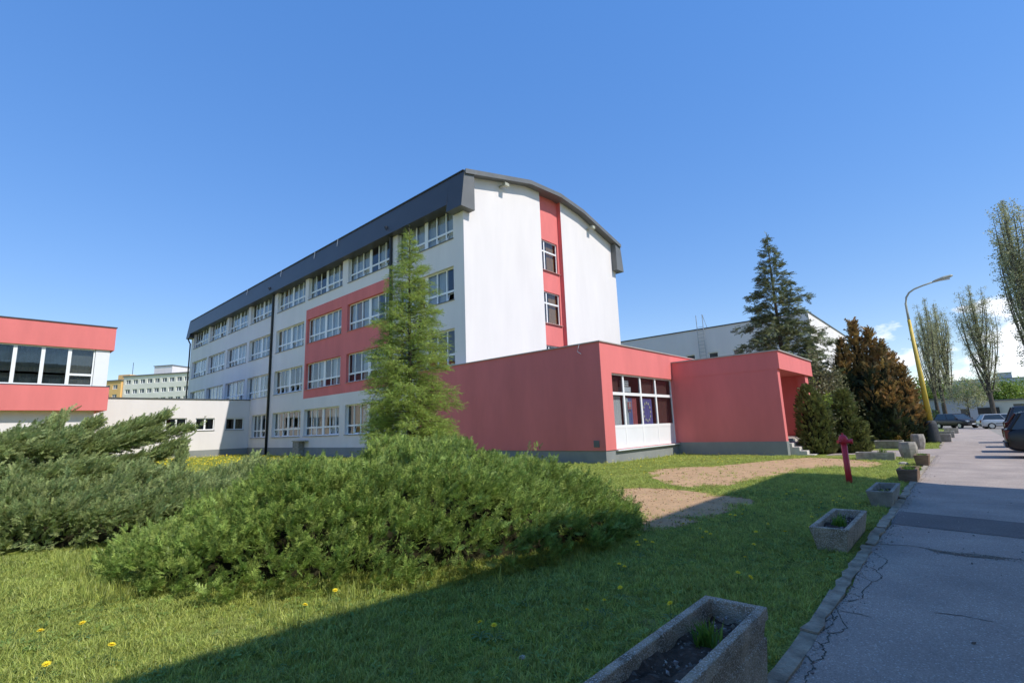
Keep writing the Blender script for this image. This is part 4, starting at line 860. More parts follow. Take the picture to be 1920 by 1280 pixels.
# ---- conifers
def conifer(name, label, base, h, z0, prof, nl, key, droop, rise, size, dens, bark='bark', trunk=.10, group='trees', seed=1, key2=None, spread=.16):
    """trunk, tapering limbs and needle sprays along them; prof: limb length by relative height"""
    r_ = np.random.default_rng(seed); t = thing(name, label, 'tree', tuple(base), group=group); b = np.array(base)
    mb = MB(); mb.tube([(b[0], b[1], b[2]-.1), (b[0]+.02, b[1], b[2]+h*.4), (b[0], b[1]+.02, b[2]+h*.8), (b[0], b[1], b[2]+h)], [trunk, trunk*.72, trunk*.3, .008], 9); mb.build('trunk', M[bark], t, smooth=True)
    lm = MB(); PP, DD, SS = [], [], []
    for k in range(nl):
        rel = (k+.5)/nl; z = z0+(h*.985-z0)*rel; a = k*2.39996+r_.normal(0, .35); ln = np.interp(rel, *prof)*r_.uniform(.72, 1.18)
        dv = np.array([math.cos(a), math.sin(a), 0]); st = b+UP*z; up_ = rise*(.35+.9*rel)
        q = lambda u: st + dv*ln*u + UP*(ln*(up_*u - droop*u*u*(1-.5*rel)))
        lm.tube([tuple(q(u)) for u in (0, .4, .75, 1)], [.022*(1.2-rel), .016*(1.2-rel), .009, .004], 5, caps=False)
        n = max(6, int(ln*dens)); u = r_.uniform(.08, 1.0, n)**.75; pos = np.array([q(x) for x in u])
        side = np.array([-dv[1], dv[0], 0]); off = r_.normal(0, 1, n)[:, None]*side*spread*ln*(1.1-u)[:, None] + r_.normal(0, .05, (n, 3))*ln
        sg = np.sign(np.sum(off*side, 1))[:, None]; PP.append(pos+off); DD.append(dv*.9+side*sg*.55+UP*(up_-droop*1.1*u)[:, None]+r_.normal(0, .40, (n, 3))); SS.append(r_.uniform(.7, 1.2, n)*size*(1.05-.4*rel))
    lm.build('limbs', M['twig'], t, kind='stuff'); P, D, S_ = np.concatenate(PP), np.concatenate(DD), np.concatenate(SS)
    top = np.column_stack([np.full(14, b[0]), np.full(14, b[1]), b[2]+np.linspace(h*.86, h, 14)]); P = np.concatenate([P, top]); D = np.concatenate([D, rnd_dir(14)*.4+UP*.9]); S_ = np.concatenate([S_, np.full(14, size*.5)])
    scatter('crown', key, P, frames(D, np.repeat(UP[None], len(P), 0), r_.normal(0, .6, len(P))), S_, t, tuple(base)); return t
conifer('larch_tree', 'slender fresh green larch standing before the red window panel', (9.1, 12.5, 0), 8.0, .55, ([0, .12, .3, .55, .78, .93, 1], [1.25, 1.5, 1.32, 1.05, .62, .30, .06]), 230, 'larch', .13, .20, .21, 88, trunk=.09, seed=5, group=None)
conifer('spruce_tree', 'dark spruce rising behind the entrance porch', (34.0, 7.8, gz(34)), 13.5, .9, ([0, .2, .45, .7, .9, 1], [3.3, 3.0, 2.25, 1.35, .5, .08]), 135, 'spruce', .42, .34, .52, 24, trunk=.17, seed=9, group=None, spread=.2)
def lobes(name, label, base, parts, key, n, size, updir, seed, cat='tree', group=None, key2=None, frac2=0.0, squash=1.0, core=True, trunk=True):
    """dense conical or columnar shrub: sprays on the skin of several lobes (dx, dy, radius, height, z0)"""
    r_ = np.random.default_rng(seed); t = thing(name, label, cat, tuple(base), group=group); b = np.array(base); PP, NN, cm = [], [], MB(); tot = sum(p[2]*p[3] for p in parts)
    for dx, dy, rad, hh, zz in parts:
        m_ = int(n*rad*hh/tot); v = r_.uniform(0, 1, m_)**1.25; a = r_.uniform(0, 2*math.pi, m_); prof = np.interp(v, [0, .08, .3, .6, .85, 1], [.80, .98, 1, .60, .22, .02]) if squash == 1.0 else np.interp(v, [0, .06, .3, .65, .88, 1], [.8, .95, 1, .92, .6, .05])
        rr = rad*prof*(1+.16*np.sin(a*5+v*17)+r_.normal(0, .07, m_)); PP.append(np.column_stack([b[0]+dx+rr*np.cos(a), b[1]+dy+rr*np.sin(a), b[2]+zz+v*hh])); NN.append(np.column_stack([np.cos(a), np.sin(a), np.full(m_, .25)]))
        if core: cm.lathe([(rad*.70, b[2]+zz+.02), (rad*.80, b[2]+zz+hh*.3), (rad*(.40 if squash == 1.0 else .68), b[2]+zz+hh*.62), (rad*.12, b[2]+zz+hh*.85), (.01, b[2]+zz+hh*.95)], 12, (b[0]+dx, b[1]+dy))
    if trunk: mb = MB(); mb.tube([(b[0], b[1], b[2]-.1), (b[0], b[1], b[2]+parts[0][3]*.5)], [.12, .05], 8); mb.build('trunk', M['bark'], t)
    if core: cm.build('dark_hull', M['core'], t, smooth=True)  # closed hull, inner shade painted into its dark colour
    P, N = np.concatenate(PP), np.concatenate(NN); D = N*.6+UP*updir+r_.normal(0, .3, P.shape); sc_ = r_.uniform(.7, 1.25, len(P))*size
    pick = np.zeros(len(P), bool)
    if key2:
        # unscorched green where the inner, street-averted and lower foliage was spared
        w = (P[:, 2]-b[2])/max(p[3] for p in parts)*1.3 - ((P[:, :2]-b[:2])@np.array([-.67, .74]))*.30 + .30*np.sin(P[:, 2]*2.3+P[:, 0]*1.9) + r_.normal(0, .18, len(P)); pick = w < frac2
        scatter('green_foliage', key2, P[pick], frames(D[pick], N[pick], r_.normal(0, .9, pick.sum())), sc_[pick], t, tuple(base))
    k = ~pick; scatter('foliage', key, P[k], frames(D[k], N[k], r_.normal(0, .9, k.sum())), sc_[k], t, tuple(base)); return t
lobes('cypress_tree', 'broad scorched orange brown cypress with several spires', (35.6, 3.9, gz(35.6)), [(0, .25, .85, 7.1, 0), (-.3, .95, .62, 6.1, 0), (.1, -.45, .75, 6.5, 0), (-.4, -.95, .62, 5.7, 0), (.2, -1.3, .6, 5.0, 0), (-.3, -1.7, .5, 4.2, 0), (-.9, -.3, .7, 4.3, 0), (-.8, .85, .7, 4.5, 0), (-1.0, -1.05, .6, 3.4, 0), (.1, 1.3, .6, 4.7, 0), (.3, -1.9, .45, 3.2, 0)], 'cypress_brown', 6400, .38, .80, 3, key2='cypress_green', frac2=.36)
lobes('thuja_shrub', 'dark slim columnar thuja beside the porch steps', (24.55, 4.85, gz(24.4)), [(0, 0, .46, 2.85, 0), (.1, -.36, .33, 2.1, 0)], 'thuja', 1900, .20, .85, 4, cat='shrub', squash=.8, group='evergreen shrubs by the porch')
lobes('thuja_shrub', 'looser bronze green thuja between the slim thuja and the scorched cypress', (25.4, 3.72, gz(25.4)), [(0, 0, .33, 2.6, 0), (.1, -.30, .34, 1.4, 0)], 'thuja', 1300, .22, .6, 6, cat='shrub', squash=.8, group='evergreen shrubs by the porch')
def bush(name, label, base, rad, n, key, size, seed, group=None, cat='shrub', trunk_h=0.0, stems=5):
    r_ = np.random.default_rng(seed); t = thing(name, label, cat, tuple(base), group=group); b = np.array(base); rad = np.array(rad)
    v = rnd_dir(n)*(r_.uniform(.35, 1, n)**.5)[:, None]; v *= (1+.22*np.sin(v[:, :1]*6+1)+.2*np.sin(v[:, 2:]*7+v[:, 1:2]*5)); P = b+UP*(trunk_h+rad[2]*.9)+v*rad
    mb = MB(); tp = b+UP*(trunk_h+rad[2]*.3)
    if trunk_h: mb.tube([tuple(b-UP*.1), tuple(tp)], [.05+.02*trunk_h, .03+.012*trunk_h], 7)
    for k in range(stems): e = b+UP*(trunk_h+rad[2]*.95)+rnd_dir(1)[0]*rad*.75; mb.tube([tuple(tp if trunk_h else b), tuple((e+tp)/2+rnd_dir(1)[0]*.1), tuple(e)], [.03+.008*trunk_h, .02, .006], 5, caps=False)
    mb.build('stems' if not trunk_h else 'trunk', M['bark'], t); P[:, 2] = np.maximum(P[:, 2], b[2]+.05)
    scatter('crown' if trunk_h else 'foliage', key, P, r_.uniform(0, 6.28, (n, 3)), r_.uniform(.7, 1.3, n)*size, t, tuple(base)); return t
bush('flowering_shrub', 'loose shrub with pinkish new leaves between the two thujas', (25.3, 4.32, gz(25)), (.40, .40, .95), 420, 'bush_dull', .28, 31, 'evergreen shrubs by the porch')
bush('flowering_shrub', 'bright green shrub growing behind the slim thuja', (27.4, 4.9, gz(27)), (.9, .8, 1.4), 500, 'bush', .34, 32, 'evergreen shrubs by the porch')
bush('garden_shrub', 'dark loose shrub under the spruce at the porch corner', (30.6, 5.3, gz(30)), (1.0, 1.0, 2.2), 800, 'bush_dull', .42, 33, 'evergreen shrubs by the porch')
# poplars at the end of the street
def poplar(label, base, h, rad, n, seed, lean=(0, 0), limbs=16, z0=.16):
    r_ = np.random.default_rng(seed); t = thing('poplar_tree', label, 'tree', tuple(base), group='poplars at the end of the street'); b = np.array(base); top = b+np.array([lean[0], lean[1], h])
    mb = MB(); mb.tube([tuple(b-UP*.2), tuple(b*.7+top*.3), tuple(b*.35+top*.65), tuple(top)], [h*.017, h*.011, h*.006, .02], 9, caps=False); mb.build('trunk', M['bark'], t, smooth=True); lm = MB(); PP = []
    for k in range(limbs):
        u0 = z0+(.62-z0)*k/limbs; a = k*2.4+r_.normal(0, .3); e = r_.uniform(.55, 1.05); s = b+(top-b)*u0; hh = min(h*(1-u0)*r_.uniform(.6, .95), h*.6)
        w = rad*r_.uniform(.55, 1.05)*np.interp(u0, [z0, .3, .62], [.9, 1, .6]); dv = np.array([math.cos(a), math.sin(a), 0]); q = lambda u: s + dv*w*(1-(1-u)**2.2) + (top-b)/h*hh*u
        lm.tube([tuple(q(u)) for u in (0, .25, .5, .75, 1)], [h*.005, h*.0042, h*.003, h*.002, .015], 5, caps=False)
        m_ = int(n/limbs); u = r_.uniform(.12, 1.03, m_); PP.append(np.array([q(x) for x in u])+r_.normal(0, rad*.13, (m_, 3))*np.array([1, 1, 1.5]))
    m_ = n//6; u = r_.uniform(.3, 1, m_); PP.append(b+(top-b)*u[:, None]+r_.normal(0, rad*.16, (m_, 3))*(1.15-u)[:, None])
    lm.build('limbs', M['bark'], t, kind='stuff'); P = np.concatenate(PP)
    scatter('crown', 'poplar', P, r_.uniform(0, 6.28, (len(P), 3)), r_.uniform(.5, 1.15, len(P))*h*.024, t, tuple(base)); return t
poplar('leftmost thin poplar close to the yellow lamp post', (100.4, 2.7, gz(100)), 17.5, 1.6, 700, 1)
poplar('middle poplar of the group of three behind the lamp post', (104.3, 1.95, gz(104)), 20.5, 1.9, 950, 2)
poplar('poplar right of the lamp post group with a dark straight trunk', (107.7, .9, gz(107)), 20.2, 1.7, 850, 3)
poplar('big poplar with thick leaning trunk behind the silver estate car', (96, -3.3, gz(96)), 20.0, 2.5, 1500, 4, limbs=22, z0=.12)
poplar('tallest poplar at the right edge of the picture', (74, -6.6, gz(74)), 24.5, 2.3, 1800, 5, limbs=26, z0=.08)
bush('small_tree', 'small sparse tree between the poplar trunks', (98, -.8, gz(98)), (2.6, 2.6, 2.2), 260, 'poplar', .6, 41, trunk_h=2.6, cat='tree', stems=9)
bush('hedge_bush', 'bright green bush left of the lamp post base', (98, 5.6, gz(98)), (2.6, 2.0, 1.7), 700, 'bush', .7, 42)
bush('background_tree', 'yellow green tree behind the garage roof left of the big poplar', (135, -3.0, gz(120)), (4, 3.2, 3.0), 700, 'bush', 1.0, 43, trunk_h=1.5, cat='tree')
bush('background_tree', 'olive tree behind the garage roof right of the big poplar', (128, -6.6, gz(120)), (3.4, 2.6, 3.0), 600, 'bush', .9, 44, trunk_h=1.6, cat='tree')
bush('background_tree', 'wide yellow green bush above the garage roof at right', (140, -12, gz(120)), (5, 4.2, 2.6), 700, 'bush', 1.0, 45, trunk_h=1.2, cat='tree')
bush('background_tree', 'green tree between the lamp post and the far block', (150, 4.0, gz(120)), (4, 4, 4), 600, 'bush', 1.2, 46, trunk_h=2, cat='tree')

# ================================================================== LAWN: blades, dandelions
def region(n, x0, x1, y0, y1): return np.column_stack([RNG.uniform(x0, x1, n), RNG.uniform(y0, y1, n)])
def lawn_ok(Q):
    ok = (Q[:, 1] > 1.07) & ~((Q[:, 0] > 22.3) & (Q[:, 0] < 29.3) & (Q[:, 1] < 4.4)) & ~((Q[:, 0] > AXW-.05) & (Q[:, 1] > AY-.05)) & ~((Q[:, 0] > EX-.1) & (Q[:, 0] < 29.6) & (Q[:, 1] > EY-1.4))
    Qw = Q + .16*np.sin(Q[:, ::-1]*5.3+np.array([.3, 1.7])) + .09*np.sin(Q[:, ::-1]*13.1+np.array([1.3, .2])) + RNG.normal(0, .06, Q.shape); d1, d2 = inside(Qw, D1), inside(Qw, D2); edge = RNG.uniform(0, 1, len(Q)) < .03
    for x0, x1, y0, y1 in PLANTER_BOXES: ok &= ~((Q[:, 0] > x0) & (Q[:, 0] < x1) & (Q[:, 1] > y0) & (Q[:, 1] < y1))
    return ok & (~(d1 | d2) | edge)
PLANTER_BOXES = [(1.78, 3.12, .96, 1.34), (6.45, 7.86, 1.02, 1.48), (9.9, 11.3, .95, 1.38), (13.65, 14.8, .85, 1.3)]
GP, GS_ = [], []
for (n, x0, x1, y0, y1, smin, smax) in ((30000, -.2, 4.2, 1.0, 6.6, .55, 1.0), (24000, 4.2, 8.5, 1.0, 5.0, .55, 1.0), (9000, -.8, 2.6, 5.2, 9.6, .7, 1.25), (24000, 8.5, 16.6, 1.0, 9.8, .7, 1.2), (12000, 13.5, 23.2, 1.0, 10.2, .8, 1.3), (7000, 23, 42, 1.0, 8, 1.0, 1.6), (9000, 4.5, 16.8, 9.5, 22, .9, 1.6), (9000, 2, 17, 22, 47, 1.2, 2.2)):
    Q = region(n, x0, x1, y0, y1); cl_ = np.sin(Q[:, 0]*2.3+1.1*np.sin(Q[:, 1]*1.7))*np.sin(Q[:, 1]*2.9+np.sin(Q[:, 0]*1.3)); k = lawn_ok(Q) & (RNG.uniform(0, 1, n) < .78+.3*cl_); Q = Q[k]
    GP.append(Q); GS_.append(RNG.uniform(smin, smax, len(Q))*(1+.22*cl_[k]))
Q = np.concatenate(GP); S_ = np.concatenate(GS_)
scatter('grass', 'grass', np.column_stack([Q, GZ(Q[:, 0])]), np.column_stack([RNG.normal(0, .12, (len(Q), 2)), RNG.uniform(0, 6.28, len(Q))]), np.column_stack([S_, S_, S_*RNG.uniform(.35, .70, len(Q))]))
Q = np.concatenate([region(520, .9, 2.2, 5.9, 8.8), region(110, 1.7, 3.6, 3.9, 4.9), region(60, 3.4, 6.6, 3.1, 3.8), region(160, 13, 23, 9.4, 10.2)]); Q = Q[lawn_ok(Q)]
scatter('long_grass', 'longgrass', np.column_stack([Q, GZ(Q[:, 0])]), np.column_stack([RNG.normal(0, .15, (len(Q), 2)), RNG.uniform(0, 6.28, len(Q))]), RNG.uniform(.35, .85, len(Q)))
Q = np.concatenate([region(9000, -.3, 5.5, 1.0, 6.6), region(6000, 5.5, 11, 1.0, 5.0)]); Q = Q[lawn_ok(Q) & (RNG.uniform(0, 1, len(Q)) < np.clip(.35+.45*np.sin(Q[:, 0]*1.9+.8*np.sin(Q[:, 1]*2.3))*np.sin(Q[:, 1]*2.1+1.3), .04, 1))]
scatter('lawn_weeds', 'weed', np.column_stack([Q, GZ(Q[:, 0])+.015]), np.column_stack([RNG.normal(0, .2, (len(Q), 2)), RNG.uniform(0, 6.28, len(Q))]), RNG.uniform(.35, .8, len(Q)))
# carpets of dandelions further off, too many to count
Q = np.concatenate([region(2300, 5, 16.5, 30, 47), region(700, 4, 16, 16, 30), region(260, 12, 23, 5.8, 10.1)]); Q = Q[lawn_ok(Q)]
scatter('dandelion_carpet', 'dandelion_head', np.column_stack([Q, GZ(Q[:, 0])+RNG.uniform(.08, .17, len(Q))]), np.column_stack([RNG.normal(0, .3, (len(Q), 2)), RNG.uniform(0, 6.28, len(Q))]), np.where(Q[:, 1] > 16, RNG.uniform(.025, .05, len(Q)), RNG.uniform(.015, .024, len(Q))))
DAND = [(4.46, 2.7), (4.42, 2.62), (3.87, 2.35), (3.51, 2.28), (3.71, 1.83), (3.21, 2.24), (4.69, 1.55), (4.8, 1.69), (5.32, 1.79), (5.97, 1.9), (6.34, 2.64), (6.28, 2.54), (5.86, 2.42), (6.13, 2.43), (7.22, 2.09), (6.64, 2.07), (6.82, 1.79), (8.0, 1.74), (8.7, 1.78), (7.24, 1.61), (5.27, 2.94), (5.18, 2.87), (5.46, 2.94), (5.41, 2.82), (5.68, 3.13), (6.67, 3.0), (6.89, 3.0), (7.47, 2.65), (7.61, 2.63), (8.06, 2.66), (7.7, 2.56), (8.62, 2.8), (10.18, 2.57), (10.53, 2.58), (10.83, 2.55), (10.14, 2.3), (9.39, 1.88), (9.71, 1.77), (9.31, 1.65), (10.13, 1.74), (10.05, 1.67), (9.38, 1.41), (9.46, 1.37), (1.97, 4.09), (0.75, 5.14), (0.53, 5.27), (0.5, 4.49), (0.81, 4.42), (2.61, 2.75), (2.64, 2.64), (2.35, 4.32)]
def dand_head():
    V, F = [], []; r_ = rs(77)
    for ring, n, el, ln in ((0, 15, .12, 1.0), (1, 12, .5, .8), (2, 8, 1.0, .55)):
        for k in range(n): a = 2*math.pi*(k+.5*ring)/n+r_.normal(0, .08); blade(V, F, (0, 0, .05*ring), (math.cos(a), math.sin(a), el), ln, .17, (0, 0, 1))
    return mesh_from('flower_head', V, F, M['petal'])
DL = {43: 'single dandelion in the sun just before the front edge of the big juniper', 44: 'upper of the two dandelions at far left in the sunlit lawn', 45: 'dandelion in the sunlit lawn nearest the left picture edge', 46: 'lowest dandelion at the bottom left corner of the lawn', 47: 'dandelion in the sun left of the shadow edge at bottom left', 50: 'dandelion at the foot of the big juniper beside the shadow edge', 48: 'left one of the close dandelion pair in the near shaded lawn', 49: 'right one of the close dandelion pair in the near shaded lawn', 4: 'dandelion just behind the far end of the nearest planter', 6: 'larger dandelion right of the nearest planter in the shade', 18: 'dandelion behind the lichen stained planter', 17: 'dandelion left of the lichen stained planter back corner', 19: 'dandelion touching the left side of the lichen stained planter', 41: 'left dandelion of two near the path before the empty planter', 42: 'right dandelion of two near the path before the empty planter'}
dm = dand_head(); ms = MB(); ms.tube([(0, 0, 0), (.004, .002, .05), (0, 0, .09)], [.0022, .002, .002], 5); st0 = ms.build('stalk', M['stalk']); sm_ = st0.data; bpy.data.objects.remove(st0)
ml = MB()
for k in range(7):
    a = k*.9; c, s = math.cos(a), math.sin(a); ml.poly([(0, 0, .004), (.045*c-.012*s, .045*s+.012*c, .022), (.10*c, .10*s, .012), (.045*c+.012*s, .045*s-.012*c, .022)])
lf0 = ml.build('leaf_rosette', M['stalk']); lf_ = lf0.data; bpy.data.objects.remove(lf0)
for k, (x, y) in enumerate(DAND):
    lab = DL.get(k, 'yellow dandelion flower scattered in the shaded lawn')
    t = thing('dandelion', lab, 'flower', (x, y, gz(x)), RNG.uniform(0, 6.28), group='dandelions in the lawn')
    z_ = RNG.uniform(.8, 1.15); inst(sm_, 'stalk', t, scale=(1, 1, z_*1.25)); inst(dm, 'flower_head', t, (0, 0, .112*z_), (RNG.normal(0, .25), RNG.normal(0, .25), 0), (.027,)*3); inst(lf_, 'leaf_rosette', t)

source('grit', pbr('grit', (0.30, .27, .24), .95, .5, 30, rnd=.5), [clod(rs(260+i)) for i in range(3)])
# ================================================================== PLANTERS, HYDRANT, LAMP POST
def trough(label, x0, x1, y0, y1, h, mat, taper=.06, wall=.055, soil=.72, plant=None, rz=0.0, name='planter_trough', group='concrete planters along the path', lip=0.0, segs=1):
    cx, cy = (x0+x1)/2, (y0+y1)/2; a, b = (x1-x0)/2, (y1-y0)/2; t = thing(name, label, 'planter', (cx, cy, gz(cx)), rz, group)
    mb = MB(); R_ = lambda a_, b_, z: [(-a_, -b_, z), (a_, -b_, z), (a_, b_, z), (-a_, b_, z)]
    rings = [R_(a-taper, b-taper, 0), R_(a-taper*.4, b-taper*.4, h*.62)] + ([R_(a-taper*.4-.012, b-taper*.4-.012, h*.63), R_(a-.012, b-.012, h*.84), R_(a, b, h*.85)] if lip else []) + [R_(a, b, h), R_(a-wall, b-wall, h), R_(a-wall-.01, b-wall-.01, h*.3)]
    off = len(mb.v)
    for r0, r1 in zip(rings[:-1], rings[1:]):
        for k in range(4): mb.quad(r0[k], r0[(k+1) % 4], r1[(k+1) % 4], r1[k])
    mb.poly(list(reversed(rings[0]))); o = mb.build('trough', M[mat], t, local=True)
    me = o.data; import bmesh as bmx; bmm = bmx.new(); bmm.from_mesh(me); bmx.ops.remove_doubles(bmm, verts=bmm.verts, dist=1e-5); bmx.ops.recalc_face_normals(bmm, faces=bmm.faces); bmm.to_mesh(me); bmm.free()
    bv = o.modifiers.new('bevel', 'BEVEL'); bv.width = .012; bv.segments = 3; bv.limit_method = 'ANGLE'; bv.angle_limit = math.radians(50)
    r_ = rs(int(cx*100) % 997); nx, ny = max(6, int(2*a/.05)), max(5, int(2*b/.05)); mb = MB(); G_ = {}
    for i in range(nx+1):
        for j in range(ny+1): G_[i, j] = (-(a-wall)+2*(a-wall)*i/nx, -(b-wall)+2*(b-wall)*j/ny, h*soil+r_.normal(0, .008)+.02*math.sin(i*.7)*math.cos(j*.9)+(.05*h*math.sin(i/nx*5)))
    for i in range(nx):
        for j in range(ny): mb.quad(G_[i, j], G_[i+1, j], G_[i+1, j+1], G_[i, j+1])
    mb.build('soil', M['soil'], t, smooth=True, local=True)
    if cx < 12:
        n = int(260*a*b*4); Q = np.column_stack([RNG.uniform(-(a-wall-.02), a-wall-.02, n), RNG.uniform(-(b-wall-.02), b-wall-.02, n), np.full(n, h*soil+.012)])
        scatter('grit', 'grit', Q, RNG.uniform(0, 6.28, (n, 3)), RNG.gamma(2.2, .0028, n)+.002, t)
    if plant:
        for key, n, sp, sc_, px, py in plant:
            Q = np.column_stack([px+RNG.normal(0, sp, n), py+RNG.normal(0, sp*.6, n), np.full(n, h*soil-.01)])
            scatter('plant', key, Q, np.column_stack([RNG.normal(0, .25, (n, 2)), RNG.uniform(0, 6.28, n)]), RNG.uniform(.7, 1.2, n)*sc_, t)
    return t
trough('nearest long aggregate concrete planter with one green herb tuft', 1.72, 3.14, .965, 1.315, .41, 'aggregate', .035, .048, .80, [('herb', 7, .035, .85, .24, -.0)], lip=1)
trough('lichen stained concrete planter with grassy tuft beside the cracked kerb', 6.45, 7.86, 1.07, 1.45, .255, 'aggregate', .05, .055, .70, [('herb', 9, .05, 1.0, -.1, .0)])
trough('empty concrete planter next to the red hydrant post', 9.92, 11.25, .98, 1.34, .25, 'concrete', .05, .055, .62, [('grass', 5, .1, .8, 0, 0)])
trough('brown planter full of light green plants at the shadow edge', 13.7, 14.75, .88, 1.24, .27, 'terracotta', .03, .06, .80, [('herb', 26, .15, .75, 0, 0)])
trough('brown planter at the corner where the branch path starts', 18.5, 19.35, .87, 1.22, .31, 'terracotta', .04, .06, .84, [('herb', 18, .12, .65, 0, 0)])
trough('low wide trough with pale leaves in front of the octagonal pot', 20.9, 21.35, 1.85, 2.95, .26, 'concrete', .02, .06, .8, [('herb', 4, .03, 1.5, 0, -.2)])
trough('flat trough standing in the grass behind the octagonal pot', 29.2, 29.8, 2.2, 3.3, .36, 'concrete', .03, .07, .8)
trough('small trough just right of the lamp post base', 36.4, 37.1, .62, 1.22, .42, 'concrete', .02, .06, .85)
trough('longer trough behind the lamp post base', 43.5, 44.3, .55, 1.5, .42, 'concrete', .02, .06, .85, [('bush_dull', 6, .15, .25, 0, 0)])
trough('farthest trough at the path edge before the parked cars', 54, 54.8, .4, 1.3, .4, 'concrete', .02, .06, .85)
def pot(label, x, y, r_, h):
    t = thing('planter_pot', label, 'planter', (x, y, gz(x)), 0.2, 'concrete planters along the path'); mb = MB()
    mb.lathe([(r_*.70, 0), (r_*.84, h*.2), (r_*.96, h*.45), (r_, h*.66), (r_*.95, h*.85), (r_*.86, h), (r_*.72, h), (r_*.70, h*.86)], 8); mb.build('barrel', M['concrete'], t, local=True, bevel=.012)
    mb = MB(); mb.lathe([(r_*.69, h*.80), (r_*.70, h*.88), (r_*.3, h*.92)], 12); mb.build('soil', M['soil'], t, local=True)
    mb = MB(); mb.lathe([(r_*.66, -.01), (r_*.66, .02)], 8); mb.build('foot', M['stone'], t, local=True); return t
pot('big octagonal barrel pot at the branch path corner', 21.55, 1.52, .265, .58)
pot('octagonal barrel pot in front of the lamp post', 28.6, 1.62, .265, .66)
for lab, x, y, s in (('flat pale stone by the corner planter', 18.9, 1.5, .13), ('pale stone in the grass before the corner planter', 16.6, 1.35, .11), ('small grey stone lying in the near lawn', 2.55, 2.30, .025)):
    mb = MB(); mb.lathe([(s*.7, 0), (s, s*.25), (s*.8, s*.6), (s*.3, s*.72)], 7); o = mb.build('stone', M['stone']); o.location = (x, y, gz(x)); tag(o, lab, 'stone', 'stones in the lawn')
hy = thing('hydrant_post', 'red standpipe hydrant with rounded head on the lawn', 'hydrant', (13.05, 2.02, 0))
mb = MB(); mb.tube([(0, 0, -.05), (0, 0, .30), (0, 0, .88)], [.062, .060, .058], 16); mb.build('pipe', M['hydrant'], hy, smooth=True, local=True)
mb = MB(); mb.lathe([(.075, .86), (.088, .88), (.088, .96), (.080, .99), (.055, 1.03), (.02, 1.05)], 16); mb.build('head', M['hydrant'], hy, smooth=True, local=True)
mb = MB(); mb.tube([(0, 0, .90), (.02, -.16, .90)], .045, 12); mb.tube([(.017, -.13, .90), (.02, -.17, .90)], .055, 12); mb.build('outlet', M['hydrant'], hy, local=True)
mb = MB(); mb.tube([(0, 0, .90), (-.10, .09, .90)], .04, 12); mb.build('outlet', M['hydrant'], hy, local=True)
mb = MB(); mb.box(-.018, .018, -.018, .018, 1.04, 1.085); mb.build('spindle', M['hydrant'], hy, local=True)
lx, ly, lz = 35.45, 1.35, gz(35.45)
lamp = thing('street_lamp', 'yellow street lamp with grey curved arm and dark base sleeve', 'lamp post', (lx, ly, lz))
mb = MB(); mb.lathe([(.33, -.05), (.32, .15), (.295, .6), (.27, 1.0), (.235, 1.14), (.14, 1.20)], 18); mb.build('base_sleeve', M['bitumen'], lamp, smooth=True, local=True)
mb = MB(); mb.tube([(0, 0, 1.1), (0, .04, 3.4), (0, .12, 6.85)], [.135, .115, .080], 14); mb.build('pole', M['yellow'], lamp, smooth=True, local=True)
mb = MB(); pts = [(0, .12, 6.80), (0, .13, 7.35), (0, .13, 7.8), (0, .06, 8.15), (0, -.10, 8.40), (0, -.35, 8.56), (0, -.75, 8.68), (0, -1.30, 8.80)]; mb.tube(pts, [.062, .055, .052, .050, .048, .046, .044, .042], 12); mb.build('arm', M['lampgrey'], lamp, smooth=True, local=True)
mb = MB()
hd = [(-1.20, .06, .07), (-1.34, .13, .10), (-1.66, .18, .13), (-1.98, .15, .09), (-2.06, .06, .04)]
for (ya, wa, ha), (yb, wb, hb) in zip(hd[:-1], hd[1:]):
    za, zb = 8.80+(-1.3-ya)*.20, 8.80+(-1.3-yb)*.20
    ra = [(wa*math.cos(t), ya, za+ha*max(-.35, math.sin(t))) for t in np.linspace(0, 2*math.pi, 13)[:-1]]; rb = [(wb*math.cos(t), yb, zb+hb*max(-.35, math.sin(t))) for t in np.linspace(0, 2*math.pi, 13)[:-1]]
    for k in range(12): mb.quad(ra[k], ra[(k+1) % 12], rb[(k+1) % 12], rb[k])
mb.build('lamp_head', M['lampgrey'], lamp, smooth=True, local=True)
mb = MB(); mb.box(-.11, .11, -1.92, -1.42, 8.79, 8.86); mb.build('lamp_lens', M['lampglass'], lamp, local=True)

